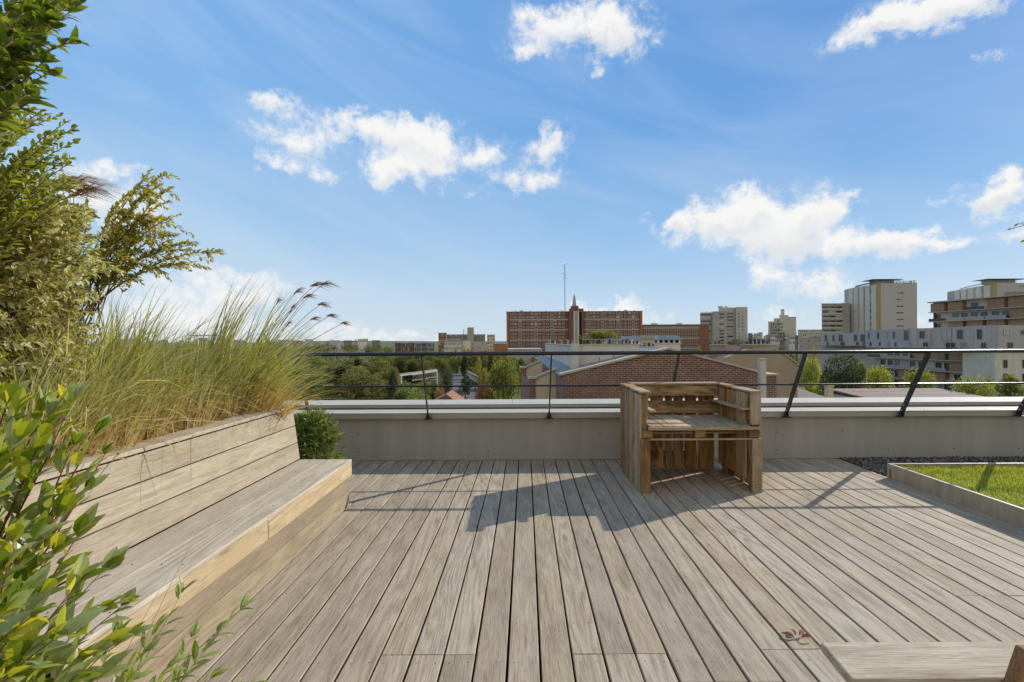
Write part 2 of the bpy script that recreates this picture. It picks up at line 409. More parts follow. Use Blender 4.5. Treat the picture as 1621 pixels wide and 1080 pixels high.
CLOUDS = [  # px, py, rx, ry, weight
 (925,48,92,36,1),(870,28,45,20,.9),(832,84,40,14,.85),(985,35,35,26,.9),(940,103,14,9,.7),
 (440,168,40,20,1.1),(492,222,38,28,.95),(432,216,50,14,.45),(436,256,38,17,1),(510,275,28,12,1),
 (565,194,60,19,1.0),(625,222,68,24,1.05),(690,228,48,26,1),(672,258,55,16,.85),(632,282,56,20,1),(606,268,28,18,1),
 (765,252,36,19,.95),(862,229,42,24,1.05),(838,288,52,20,1.05),(760,300,20,10,.4),
 (1215,350,88,42,1.15),(1175,332,48,30,1.05),(1095,358,62,18,1),(1225,385,75,20,1),(1290,350,50,28,1.05),(1065,350,28,14,.9),
 (1390,388,80,26,1.1),(1440,380,45,22,1),(1330,402,30,12,.9),(1508,388,30,11,.9),
 (1208,438,36,22,1.0),(1185,424,18,14,.9),(1298,456,60,23,1.1),
 (1430,20,118,26,1.15),(1530,6,110,22,1.1),(1400,38,60,14,.9),
 (1590,308,58,24,1.05),(1605,292,45,22,1),(1612,385,50,18,1),(1600,345,30,12,.6),
 (1350,322,22,6,.6),(1500,313,18,8,.4),(1585,90,30,8,.5),
 (960,488,60,9,1),(985,500,70,12,1),(1240,505,45,14,.6),(1470,500,30,20,.7),
 (330,445,150,26,.72),(250,490,160,36,.62),(400,470,90,22,.6),(120,300,90,34,.9),(180,268,80,14,.7),(300,520,200,30,.6),(200,330,80,24,.7),(440,345,90,12,.1),
 (600,536,150,13,.75),
]
w = bpy.data.worlds.new('World'); SC.world = w; w.use_nodes = True
k = NT(w); bg = k.n['Background']
sky = k.new('ShaderNodeTexSky', sky_type='NISHITA'); sky.sun_disc = False
sky.sun_elevation = math.asin(SUNV.z); sky.sun_rotation = math.atan2(SUNV.x, SUNV.y)
sky.altitude = 50; sky.air_density = 1.0; sky.dust_density = .6; sky.ozone_density = 1.5
geo = k.new('ShaderNodeTexCoord').outputs['Generated']
x, y, z = k.sep(geo)
az = k.math('ARCTAN2', x, y); el = k.math('ARCSINE', z)
nwarp = k.noise(geo, 13, 5, .6); nwarp2 = k.noise(k.vmath('ADD', geo, (5, 3, 1)), 13, 5, .6)
azw = k.math('ADD', az, k.mrange(nwarp, 0, 1, -.075, .075)); elw = k.math('ADD', el, k.mrange(nwarp2, 0, 1, -.055, .055))
dens = None; low = None
for (px, py, rx, ry, wt) in CLOUDS:
    d = P(px, py, 1) - Vector((0, 0, EYE)); L = d.length; d.normalize()
    a0 = math.atan2(d.x, d.y); e0 = math.asin(d.z)
    ra = rx/F/(1+((px-CX)/F)**2)*.98; re = ry/F/L*.98
    da = k.math('MULTIPLY_ADD', azw, 1/ra, -a0/ra); de = k.math('MULTIPLY_ADD', elw, 1/re, -e0/re)
    r2 = k.math('ADD', k.math('MULTIPLY', da, da), k.math('MULTIPLY', de, de))
    g = k.math('MULTIPLY', k.math('EXPONENT', k.math('MULTIPLY', r2, -1.0)), wt)
    dens = g if dens is None else k.math('ADD', dens, g)
    sh = k.math('MULTIPLY', g, de)
    low = sh if low is None else k.math('ADD', low, sh)
billow = k.noise(geo, 36, 9, .66, .25)
dd = k.math('ADD', dens, k.mrange(billow, .3, .7, -.46, .40))
ms = k.new('ShaderNodeMapRange', interpolation_type='SMOOTHSTEP'); k.link(dd, ms.inputs[0]); ms.inputs[1].default_value = .10; ms.inputs[2].default_value = 1.25
# never a cloud where there is no blob at all
mask = k.math('MULTIPLY', ms.outputs[0], k.mrange(dens, .05, .3, 0, 1))
vst = k.comb(k.math('ADD', k.math('MULTIPLY', az, 1.1), k.math('MULTIPLY', el, .7)), k.math('ADD', k.math('MULTIPLY', el, 4.2), k.math('MULTIPLY', az, 1.1)), 0)
cir = k.noise(vst, 1.9, 5, .55, .8)
cir = k.math('MULTIPLY', k.mrange(cir, .40, .80, 0, .36), k.mrange(az, -.8, .8, 1.0, .55))
SKYSTR = .12
def SK(r_, g_, b_): c_ = srgb(r_, g_, b_); return (c_[0]/SKYSTR, c_[1]/SKYSTR, c_[2]/SKYSTR, 1)
eln = k.mrange(el, -.02, .75, 0, 1)
rightc = k.ramp(eln, [(0, SK(206, 221, 234)), (.10, SK(186, 212, 236)), (.28, SK(136, 186, 233)), (.55, SK(96, 157, 222)), (1, SK(88, 146, 216))])
leftc = k.ramp(eln, [(0, SK(214, 227, 237)), (.12, SK(200, 221, 240)), (.30, SK(170, 207, 241)), (.55, SK(136, 188, 240)), (1, SK(112, 170, 234))])
grad = k.mix(k.mrange(az, -.55, .62, 0, 1), leftc, rightc)
skyc = k.mix(.10, grad, sky.outputs[0])
wht = .93/SKYSTR
c = k.mix(cir, skyc, (wht*.80, wht*.88, wht*.98, 1))
under = k.math('MULTIPLY', k.mrange(low, -.6, .05, 1, 0), k.mrange(dd, .5, 1.1, .2, 1))
cl = k.mix(k.math('MULTIPLY', under, .55, clamp=True), (wht, wht*.995, wht*.985, 1), (wht*.66, wht*.72, wht*.80, 1))
c = k.mix(mask, c, cl)
back = k.math('MULTIPLY', k.mrange(y, -.75, -.02, 1, 0), k.mrange(k.noise(geo, 2.6, 4, .55), .38, .55, .35, 1))  # bright cloud added behind the camera to fill the shaded facades
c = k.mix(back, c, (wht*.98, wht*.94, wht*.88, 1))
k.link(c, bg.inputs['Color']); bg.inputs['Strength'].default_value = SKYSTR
#@@WORLD_END

# ------------------------------------------------------------------ terrace
XF = lambda x, Y: x + YAW*Y          # deck frame: x offset at Y=0
SL = (YAW, 1, 0)
base = B('dark'); base.box(-5.5, 12, -6, 7.0, -14, -.07)
struct(base.build('terrace_base'))
deck = B('deck'); W = .1515; GAP = .0105; off = -.0917
kk = 0
kmin = int((-3.2-off)/W)-1; kmax = int((3.93-off)/W)
for i in range(kmin, kmax+1):
    x0 = off + i*W + GAP/2; x1 = x0 + W - GAP
    xc = (x0+x1)/2
    if x1 > 3.90: x1 = 3.90
    if x1-x0 < .03: continue
    cuts = [-3.0]
    xm = xc + YAW*2.3
    rr = random.Random(i*13+5)
    if -.62 < xm < -.19 or .29 < xm < .74 : cuts.append(2.298)
    elif .74 <= xm < 1.2: cuts.append(2.105)
    elif 1.2 <= xm < 1.45: cuts.append(2.325)
    elif xc + YAW*2.8 > 2.6: cuts.append(2.80)
    elif xc + YAW*4.37 < -1.17: cuts.append(4.38)
    else: cuts.append(rr.choice([.4, 1.1, 1.5]))
    cuts.append(6.045 + rr.uniform(-.003, .003))
    for a, b_ in zip(cuts, cuts[1:]):
        dz = rr.uniform(-.0012, .0012); ddx = rr.uniform(-.0012, .0012)
        xa_, ln = XF(x0+ddx, a+.0025), b_-a-.005; w2 = x1-x0; e_ = .003
        sec = [(0, -.028), (w2, -.028), (w2, -e_), (w2-e_, 0), (e_, 0), (0, -e_)]
        deck.prism([(xa_+u, a+.0025, dz+v) for u, v in sec], (YAW*ln, ln, 0))
deck.mat('dark')
for i in range(kmin, kmax+1):
    for j in range(0, 15):
        Yj = 1.62+.31*j
        for e in (.028, W-GAP-.028):
            if R.random() < .85:
                X = XF(off+i*W+GAP/2+e, Yj)+R.uniform(-.004, .004); yj = Yj+R.uniform(-.006, .006)
                deck.add([(X+.0028*math.cos(q*1.047), yj+.0028*math.sin(q*1.047), .0016) for q in range(6)], [tuple(range(6))])
struct(deck.build('deck'))

# bench
bench = thing('wooden_bench', 'long weathered timber bench with tall slatted backrest along the planting bed', 'bench', (0, 0, 0))
BY0, BY1 = 1.62, 4.37
def lin(x4, Y): return x4 + YAW*(Y-4.37)
def along(mb, xa, xb, za, zb, y0=BY0, y1=BY1):
    """board running along the bench: cross-section quad given by two x and two z"""
    mb.obox((lin(xa, y0), y0, za), (xb-xa, 0, 0), (YAW*(y1-y0), y1-y0, 0), (0, 0, zb-za))
s = B('bench_seat')
xs = [-1.925, -1.690, -1.452]
for a, b_ in zip(xs, xs[1:]): along(s, a+.002, b_-.002, .405, .430)
s.build('seat', bench, bev=.004)
s = B('bench_fascia'); along(s, -1.478, -1.454, .285, .403, BY0, 2.95); along(s, -1.478, -1.454, .285, .403, 2.955, BY1); s.build('seat_edge_board', bench, bev=.004)
s = B('bench_low'); along(s, -1.505, -1.482, .146, .282); along(s, -1.505, -1.482, .004, .142); s.build('riser', bench, bev=.003)
# end boards
s = B('bench_low'); s.box(-1.925, -1.507, 4.335, 4.36, .004, .402); s.build('end_panel', bench, bev=.003)
# backrest boards, leaning back
s = B('bench'); xb0, zb0, xb1, zb1 = -1.922, .434, -1.985, .888
for j in range(3):
    t0 = j/3+.004; t1 = (j+1)/3-.012
    pa = (lin(xb0+(xb1-xb0)*t0, BY0), BY0, zb0+(zb1-zb0)*t0)
    s.obox(pa, (-.028, 0, -.004), (YAW*(BY1-BY0), BY1-BY0, 0), ((xb1-xb0)*(t1-t0), 0, (zb1-zb0)*(t1-t0)))
s.build('backrest', bench, bev=.003)
s = B('bench_seat'); along(s, -2.135, -1.978, .892, .916, BY0, BY1+.01); s.build('backrest_cap', bench, bev=.004)
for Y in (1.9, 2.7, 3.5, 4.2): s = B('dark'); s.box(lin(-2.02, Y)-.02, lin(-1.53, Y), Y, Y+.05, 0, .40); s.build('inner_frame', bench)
s = B('dark')
for Y in [1.9+.41*i for i in range(7)]:
    for xx in (-1.86, -1.76, -1.62, -1.52):
        s.tube([(lin(xx, Y)+R.uniform(-.006,.006), Y, .4302), (lin(xx, Y), Y, .4308)], .0026, 6)
s.build('screw', bench, kind='stuff')
# planting bed behind
bed = thing('planting_bed', 'raised timber planting bed filled with soil behind the bench backrest', 'planter', (-3, 3, 0))
s = B('bench_low'); s.box(-5.2+3, lin(-2.03, 4.3)+3, 4.31-3, 4.34-3, 0, .80); s.box(-5.25+3, -5.2+3, 1.2-3, 4.34-3, 0, .80); s.build('side_board', bed)
s = B('soil'); 
N = 24
vs = []; fs = []
for i in range(N+1):
    for j in range(N+1):
        xx = -5.2 + (5.2-2.14)*i/N; yy = 1.2 + 3.1*j/N
        vs.append((xx+3, yy-3, .74 + .05*mnoise.noise(Vector((xx*4, yy*4, 0)))))
for i in range(N):
    for j in range(N): a = i*(N+1)+j; fs.append((a, a+N+1, a+N+2, a+1))
s.add(vs, fs); s.build('soil', bed)
# front planter off the bench end
pl = thing('low_planter', 'low timber planter box at the near end of the bench', 'planter', (-2.0, .9, 0))
s = B('bench_low')
s.box(-.9, .42, .62, .645, 0, .40); s.box(-.9, .42, -.9, -.875, 0, .40); s.box(.42, .445, -.9, .645, 0, .40); s.box(-.925, -.9, -.9, .645, 0, .40)
s.build('side_board', pl, bev=.003)
s = B('soil'); s.box(-.9, .42, -.87, .62, .3, .36); s.build('soil', pl)

# ------------------------------------------------------------------ parapet and guard rail
par = thing('parapet_wall', 'low taupe metal clad parapet wall with double pale coping along the terrace edge', 'wall', (0, 6.07, 0))
X0, X1 = -9.0, 13.0
s = B('wallpanel')
xx = X0
while xx < X1:
    x2 = min(xx+2.46, X1); s.box(xx+.0005, x2-.0005, 0, .28, -.1, .535); xx = x2
s.build('panel', par)
s = B('wallpanel'); s.box(X0, X1, -.018, -.002, .0, .055); s.box(X0, X1, -.012, -.002, .055, .062); s.build('skirting', par, bev=.003)
s = B('coping')
xx = X0-.8
while xx < X1:
    x2 = min(xx+3.0, X1); s.box(xx+.002, x2-.002, -.072, .27, .592, .603); xx = x2
s.build('front_coping', par, bev=.003)
s = B('copingface'); s.box(X0, X1, -.072, -.055, .530, .590); s.box(X0, X1, -.05, .27, .537, .590); s.build('fascia', par, bev=.002)
s = B('coping')
xx = X0
while xx < X1:
    x2 = min(xx+3.0, X1); s.box(xx+.002, x2-.002, .285, .80, .652, .662); xx = x2
s.build('rear_coping', par, bev=.003)
s = B('copingface'); s.box(X0, X1, .288, .30, .615, .650); s.box(X0, X1, .34, .78, -.5, .650); s.box(X0, X1, .30, .34, .52, .60);  s.build('rear_fascia', par)
s = B('dark')
for i in range(30):
    xx = X0+.4+.74*i
    for zz in (.11, .33):
        xx2 = xx+.08*((i*7) % 3)
        if R.random() < .6: s.tube([(xx2, -.001, zz), (xx2, -.006, zz)], .006, 6)
s.build('rivet', par, kind='stuff')
s = B('bolt')
for i in range(30):
    s.tube([(X0+.3+.77*i, -.01, .603), (X0+.3+.77*i, -.01, .607)], .006, 6)
    s.tube([(X0+.3+.97*i, .36, .662), (X0+.3+.97*i, .36, .666)], .006, 6)
s.build('coping_screw', par, kind='stuff')

rail = thing('guard_rail', 'black metal guard rail leaning inward on slanted posts above the parapet', 'railing', (0, 5.98, 0))
TOP = Vector((0, -.42, 1.345)); BOT = Vector((0, 0, .545))
ax = (TOP-BOT).normalized(); perp = Vector((0, ax.z, -ax.y))
for i, px in enumerate((-6.9, -5.43, -3.97, -2.5, -1.04, .453, 1.92, 3.38, 4.80, 6.25, 7.7, 9.2)):
    s = B('railblack')
    o = BOT + Vector((px-.006, 0, 0)) - perp*.032 - ax*.01
    s.obox(o, (.012, 0, 0), perp*.064, ax*((TOP-BOT).length-.005))
    p = s.build('post', rail, bev=.002)
    s = B('railblack'); s.box(px-.048, px+.048, -.045, .016, .528, .538)
    s.prism([(px-.034, -.03, .538), (px+.034, -.03, .538), (px+.012, -.03, .60), (px-.012, -.03, .60)], (0, .018, 0))
    s.build('base_plate', p, bev=.0015)
    for t in (.08, .15):
        s = B('bolt'); c0 = BOT + ax*t + Vector((px, 0, 0)); s.tube([c0-Vector((.014, 0, 0)), c0+Vector((.014, 0, 0))], .009, 8); s.build('bolt', p)
s = B('railblack')
s.tube([(X0, TOP.y, TOP.z), (X1, TOP.y, TOP.z)], .022, 16); s.build('top_rail', rail, smooth=True)
s = B('railblack'); mm = BOT + (TOP-BOT)*.545 - perp*.045
s.tube([(X0, mm.y, mm.z), (X1, mm.y, mm.z)], .0115, 10); s.build('middle_rail', rail, smooth=True)

# ------------------------------------------------------------------ pallet desk
dk = thing('pallet_desk', 'rustic desk built of reclaimed wooden pallets standing by the parapet', 'desk', (1.246, 4.73, 0))
rr = random.Random(3)
edges_ = [.17, .29, .43, .57, .68, .80, .92, 1.03]
def jr(a=.006): return Euler((rr.uniform(-a, a), rr.uniform(-a, a), rr.uniform(-a, a))).to_matrix()
DW, DD, DH = 1.19, .86, 1.0
def slat(mat, x0, x1, y0, y1, z0, z1, a=.004): 
    mb = B(mat); mb.box(x0, x1, y0, y1, z0, z1, jr(a)); return mb
# side panels: outer and inner vertical slats + caps
for sd in (0, 1):
    xo = 0 if sd == 0 else DW
    sg = 1 if sd == 0 else -1
    mb = MB()
    n = 8; wd = DD/n
    for i in range(n):
        mb.mat(rr.choice(['palgrey_z', 'palgrey_z', 'pal_z']))
        a, b_ = (xo, xo+sg*.02)
        mb.box(min(a, b_), max(a, b_), i*wd+.006+rr.uniform(0, .002), (i+1)*wd-.006, .003+rr.uniform(0, .008), .965-rr.uniform(0, .008), jr(.003))
    mb.build('outer_slats', dk, bev=.002)
    mb = MB()
    for i in range(n-1):
        mb.mat(rr.choice(['pal_z', 'orange_z', 'palgrey_z']))
        a, b_ = (xo+sg*.078, xo+sg*.096)
        if i in (0,): zlo = .70
        else: zlo = .10 if i != 5 else .02
        if sd == 0: mb.box(min(a, b_), max(a, b_), .047+i*wd+.006, .047+(i+1)*wd-.006, zlo, .96)
        else: mb.box(min(a, b_), max(a, b_), .02+i*.108+.003, .02+(i+1)*.108-.006, zlo, .96, jr(.003))
    mb.build('inner_slats', dk, bev=.002)
    mb = MB().mat('palgrey_y')
    a, b_ = (xo-sg*.004, xo+sg*.112)
    mb.box(min(a, b_), max(a, b_), -.01, .40, .972, .992, jr(.004)); mb.mat('pal_y'); mb.box(min(a, b_), max(a, b_), .405, DD, .974, .996, jr(.004))
    mb.build('cap_board', dk, bev=.003)
    a, b_ = (xo+sg*.021, xo+sg*.076)
    for yy in (.04, .76): mb = MB().mat('pal_z'); mb.box(min(a, b_), max(a, b_), yy, yy+.06, .53, .97); mb.build('upright', dk, bev=.003)
    # front leg
    mb = MB().mat('pal_z' if sd == 0 else 'palgrey_z')
    a, b_ = (xo+sg*.001, xo+sg*.099)
    mb.box(min(a, b_), max(a, b_), -.022, .0, .0, .527, jr(.003))
    mb.mat('pal_z'); a, b_ = (xo+sg*.0215, xo+sg*.095); mb.box(min(a, b_), max(a, b_), .001, .075, .0, .525)
    mb.build('leg', dk, bev=.004)
# front upper ends
mb = MB().mat('palgrey_z'); mb.box(DW-.105, DW-.003, -.006, .012, .66, .968, jr(.004)); mb.build('front_board', dk, bev=.003)
# inner small shelves
mb = MB().mat('palgrey_y'); mb.box(DW-.19, DW-.098, .02, .74, .800, .818, jr(.01)); mb.build('side_shelf', dk, bev=.003)
mb = MB().mat('palgrey_y'); mb.box(.097, .165, .0, .45, .785, .803, jr(.01)); mb.build('side_shelf', dk, bev=.003)
# back panel
mb = MB()
gaps = [.10, .23, .335, .50, .60, .73, .885, 1.09]
for a, b_ in zip(gaps, gaps[1:]):
    mb.mat(rr.choice(['orange_z', 'pal_z', 'orange_z'])); g = rr.uniform(.02, .04)
    mb.box(a+g/2, b_-g/2, DD-.024, DD-.004, .01, .985, jr(.003))
mb.build('back_slats', dk, bev=.002)
mb = MB().mat('orange_x'); mb.box(.10, DW-.10, DD-.128, DD-.108, .862, .968, jr(.003)); mb.build('back_board', dk, bev=.003)
mb = MB().mat('orange_x'); mb.box(.10, DW-.10, DD-.128, DD-.108, .665, .805, jr(.003)); mb.build('back_board', dk, bev=.003)
mb = MB().mat('orange_x'); mb.box(.14, DW-.30, DD-.003, DD+.017, .03, .22, jr(.003)); mb.build('back_board', dk, bev=.003)
mb = MB().mat('palgrey_x'); mb.box(.09, DW-.09, DD-.135, DD+.0, .988, 1.006, jr(.003)); 
mb.mat('pal_x'); mb.box(.1, DW-.1, DD-.10, DD-.03, .93, .986)
mb.build('back_cap', dk, bev=.003)
mb = B('dark')
def dot(x, y, z, ax_):
    d = Vector((0, 0, 0)); d[ax_] = .0012; c0 = Vector((x, y, z)); mb.tube([c0-d, c0+d], .0038, 6)
for a, b_ in zip(gaps, gaps[1:]):
    for zz in (.70, .76, .90, .94): dot((a+b_)/2+rr.uniform(-.02, .02), DD-.1285, zz, 1)
for i in range(8):
    for zz in (.06, .12, .50, .57, .90, .95): dot(-.0005, (i+.5)*DD/8+rr.uniform(-.02, .02), zz, 0)
for xx in (.03, .07, DW-.07, DW-.03):
    for zz in (.05, .08, .44, .50): dot(xx+rr.uniform(-.006, .006), -.0225, zz, 1)
for i in range(8):
    for yy in (.03, .06, .36, .66): dot(edges_[i], yy, .6485, 2)
mb.build('nail', dk, kind='stuff')
# table top : pallet
mb = MB(); xx = .10
edges = [.10, .245, .335, .52, .63, .74, .87, .98, DW-.10]
for i, (a, b_) in enumerate(zip(edges, edges[1:])):
    mb.mat('palgrey_y'); mb.box(a+.005, b_-.005, .002, DD-.135, .628, .648, jr(.003))
mb.build('desktop', dk, bev=.002)
mb = MB().mat('palgrey_x'); mb.box(.08, DW-.02, -.02, -.001, .612, .640, jr(.002)); mb.mat('pal_x'); mb.box(.10, DW-.10, .30, .40, .604, .626); mb.box(.10, DW-.10, .0, .09, .604, .626)
mb.build('desktop_edge', dk, bev=.002)
for xa in (.10, .545, DW-.195):
    for ya in (.0, .34, .63):
        mb = MB().mat('orange_x' if ya else 'pal_x'); mb.box(xa-(.075 if xa == .10 else 0)+(.08 if xa > .9 else 0), xa+.1-(.075 if xa == .10 else 0)+(.08 if xa > .9 else 0), ya+.002, ya+.08, .532, .602, jr(.01)); mb.build('block', dk, bev=.004)
mb = MB().mat('palgrey_x')
for ya in (-.016, .33, .62): mb.box(.10, DW-.10, ya, ya+.08 if ya > 0 else 0, .512, .530, jr(.002))
mb.build('stretcher', dk, bev=.002)

# ------------------------------------------------------------------ near plank seat (picnic bench)
pb = thing('plank_bench', 'low rustic bench of one thick weathered plank on brown splayed leg', 'bench', (1.05, 1.5, 0))
mb = MB().mat('plank')
zt = .44
pts = []
mb.obox((0.0, 0, zt-.038), (1.75, 0, 0), (.02, .185, 0), (0, 0, .034))
mb.build('seat_plank', pb, bev=.006)
for xo in (.16, 1.4):
    mb = MB().mat('brownwood'); mb.obox((xo, .02, zt-.10), (.07, 0, 0), (0, .14, 0), (0, 0, .06)); mb.build('cross_bar', pb, bev=.004)
for xo, d in ((.47, 1), (1.52, -1)):
    mb = MB().mat('brownwood')
    mb.obox((xo-.16*d, -.045, -.0), (.10, 0, 0), (0, .04, 0), (.19*d, 0, .545)); mb.build('leg', pb, bev=.005)
for xo in (.22, 1.45): mb = MB().mat('brownwood'); mb.obox((xo, .04, .0), (.06, 0, 0), (0, .1, 0), (0, 0, zt-.11)); mb.build('support_block', pb, bev=.004)

# ------------------------------------------------------------------ steel edged lawn + gravel
PBX = lambda Y: 3.885 + YAW*Y
lp = thing('steel_planter', 'brushed steel edged raised bed holding a bright green lawn', 'planter', (0, 0, 0))
Ya, Yb = -1.0, 5.20
mb = MB().mat('steel')
mb.obox((PBX(Ya), Ya, .0), (.006, 0, 0), (YAW*(Yb-Ya), Yb-Ya, 0), (0, 0, .150)); mb.box(PBX(Yb)+.006, 12, Yb-.006, Yb, 0, .150)
mb.build('side_panel', lp)
mb = MB().mat('steeltop')
mb.obox((PBX(Ya), Ya, .1505), (.028, 0, 0), (YAW*(Yb-Ya), Yb-Ya, 0), (0, 0, .004)); mb.box(PBX(Yb)+.028, 12, Yb-.026, Yb, .1505, .1545)
mb.build('top_lip', lp, bev=.001)
mb = MB().mat('lawnsoil'); mb.box(PBX(3)+.06, 12, -.5, Yb-.03, 0, .105); mb.build('soil', lp)
mb = B('lawn')
rg = random.Random(11)
for i in range(52000):
    Y = 5.16 - 2.6*rg.random()**1.15; X = PBX(Y)+.04 + (3.3)*rg.random()
    if (X*F/Y) > 850+CX*0+60 : continue
    h = rg.uniform(.022, .045)*(1+.5*mnoise.noise(Vector((X*2.5, Y*2.5, 0)))); 
    if mnoise.noise(Vector((X*1.7+9, Y*1.7, 3))) < -.45: h *= .5
    a = rg.uniform(0, 6.28); d = Vector((math.cos(a), math.sin(a), 0)); side = Vector((-d.y, d.x, 0))
    p = Vector((X, Y, .10)); le = rg.uniform(.1, .7)*h
    mb.strip([p, p+d*le*.4+Vector((0, 0, h*.6)), p+d*le+Vector((0, 0, h))], side, rg.uniform(.003, .005))
o = mb.build('lawn_grass', None); o['kind'] = 'stuff'; o['label'] = 'short sunlit green grass growing in the steel edged bed'; o['category'] = 'grass'
mb = B('gravelbed'); mb.box(PBX(5)+.01, 12, 5.2+.003, 6.06, -.06, -.004); mb.box(-5, -2.2, 4.4, 6.05, -.065, -.03) ; struct(mb.build('gravel_bed'))
mb = B('gravel')
for i in range(5200):
    Y = rg.uniform(5.21, 6.05); X = PBX(Y)+.02 + rg.random()*3.6
    r = rg.uniform(.008, .018); vs = []
    ctr = Vector((X, Y, r*.5 + rg.uniform(0, .012)-.004))
    e = Euler((rg.uniform(0, 6), rg.uniform(0, 6), rg.uniform(0, 6))).to_matrix()
    for d in ((1,0,0),(-1,0,0),(0,1,0),(0,-1,0),(0,0,1),(0,0,-1)):
        vs.append(ctr + e @ (Vector(d)*r*rg.uniform(.6, 1.1)))
    mb.add(vs, [(0,2,4),(2,1,4),(1,3,4),(3,0,4),(2,0,5),(1,2,5),(3,1,5),(0,3,5)])
o = mb.build('gravel'); o['kind'] = 'stuff'; o['label'] = 'dark loose gravel strip between the deck and the parapet'; o['category'] = 'gravel'

# dry fallen leaves on the deck
c0 = P(1262, 1015, 1); gy = EYE*F/((1015+ROLL*(1262-CX))-CY); gx = PX(1262, gy)
mb = B('deadleaf')
for i, (dx, dy, a, L) in enumerate(((-.012, .012, 2.6, .062), (.0, .028, 1.5, .052), (.012, .006, -.25, .058), (.012, .02, .45, .05))):
    d = Vector((math.cos(a), math.sin(a), .42)); mb.leaf(Vector((gx+dx, gy+dy, .005+.004*i)), d, Vector((.2, -.3, 1)), L, L*.42, .35, .7)
mb.mat('twig'); mb.tube([(gx-.05, gy, .004), (gx, gy+.01, .008), (gx+.05, gy+.03, .004)], .0012, 4)
o = mb.build('fallen_leaves'); o['label'] = 'small sprig of dry reddish brown leaves lying on the deck boards'; o['category'] = 'leaf'
# unseen crate added outside the frame to cast a shadow wedge
pt = thing('shadow_crate', 'unseen slatted crate added by the lawn bed to cast a shadow wedge', 'crate', (3.74, 3.00, 0), .0)
for j in range(4):
    mb = B('pal_x'); z0 = .01+.102*j
    mb.box(-.15, .15, -.15, -.138, z0, z0+.088); mb.box(-.15, .15, .138, .15, z0, z0+.088); mb.box(-.15, -.138, -.137, .137, z0, z0+.088); mb.box(.138, .15, -.137, .137, z0, z0+.088)
    mb.build('slat', pt, bev=.003)
for a in (-1, 1):
    for b_ in (-1, 1): mb = B('pal_z'); mb.box(a*.122-.015, a*.122+.015, b_*.122-.015, b_*.122+.015, 0, .41); mb.build('corner_post', pt)
#@@PLANTS
# ------------------------------------------------------------------ plants
def bez(p0, p1, p2, n):
    return [p0*(1-t)**2 + p1*2*t*(1-t) + p2*t*t for t in [i/(n-1) for i in range(n)]]
def rv(r): return Vector((r.gauss(0, 1), r.gauss(0, 1), r.gauss(0, 1)))
def leafy(lm, wm, p0, pm, p2, r, L, Wd, n, r0, start=.3, spread=.9, six=True, tip=True, seg=8, droop=0, up=.25, curl=.15, whorl=1):
    pts = bez(p0, pm, p2, seg)
    wm.tube(pts, [r0*(1-.75*i/(seg-1)) for i in range(seg)], 5)
    for i in range(n):
        t = start + (1-start)*(i+r.random()*.6)/n
        t = min(t, .999); f = t*(seg-1); a = int(f); p = pts[a].lerp(pts[min(a+1, seg-1)], f-a)
        tan = (pts[min(a+1, seg-1)]-pts[a]).normalized() if a < seg-1 else (pts[-1]-pts[-2]).normalized()
        for q in range(whorl):
            rad = rv(r); rad -= tan*rad.dot(tan); rad.normalize()
            d = tan*(.55+.5*t) + rad*spread + Vector((0, 0, up-droop))
            nr = (Vector((0, 0, 1)) + rad*.2 + rv(r)*.35)
            l = L*r.uniform(.65, 1.15)*(1-.25*(t > .9))
            lm.leaf(p, d, nr, l, Wd*l/L*r.uniform(.85, 1.1), curl*r.uniform(.2, 1.8), r.uniform(.1, .5), six)
    if tip:
        tan = (pts[-1]-pts[-2]).normalized()
        for q in range(4):
            lm.leaf(pts[-1], tan+rv(r)*.25, Vector((0, 0, 1))+rv(r)*.4, L*r.uniform(.5, .9), Wd*.8, curl, .3, six)

def plant(name, label, cat, base, leafm, woodm, specs, r, leafname='foliage', stemname='stem', group=None, **kw):
    t = thing(name, label, cat, base, 0, group); b0 = Vector(base)
    lm = B(leafm); wm = B(woodm)
    for sp in specs:
        p0, pm, p2, L, Wd, n, r0 = sp[:7]; k2 = dict(kw); 
        if len(sp) > 7: k2.update(sp[7])
        leafy(lm, wm, p0-b0, pm-b0, p2-b0, r, L, Wd, n, r0, **k2)
    wm.build(stemname, t, smooth=True); lm.build(leafname, t, smooth=False)
    return t

# 1. laurel with red stems, near
r = random.Random(21)
def mid(a, b_, lift=0, out=Vector((0,0,0))): return (a+b_)*.5 + Vector((0, 0, lift)) + out
root = Vector((-1.62, 1.12, .34))
sp = []
for (px, py, Y, n, L) in ((112, 640, 1.30, 34, .075), (150, 690, 1.33, 16, .07), (60, 660, 1.25, 20, .075), (30, 700, 1.15, 22, .08), (130, 760, 1.3, 20, .075), (165, 720, 1.36, 12, .06),
                          (10, 640, 1.2, 16, .075), (-15, 600, 1.15, 18, .08), (25, 655, 1.2, 14, .07), (120, 850, 1.25, 16, .08), (-20, 760, 1.1, 18, .085), (90, 820, 1.22, 16, .08), (20, 860, 1.1, 18, .085)):
    for q in range(2):
        tip = P(px - q*r.uniform(20, 50), py + q*r.uniform(10, 60), Y-q*.05); rt = root + rv(r)*.06
        sp.append((rt, Vector((rt.x*.35+tip.x*.65-.03, rt.y*.4+tip.y*.6, rt.z*.5+tip.z*.5)) + rv(r)*.03, tip, L*1.25, L*.47, int(n*.95), .0055, dict(start=.40)))
plant('laurel_shrub', 'tall laurel with red stems and glossy green leaves in front of the bench back', 'shrub', (-1.62, 1.12, .34), 'laurel', 'redstem', sp, r, spread=.85, up=.35)
sp = []; root = Vector((-1.42, .95, .34))
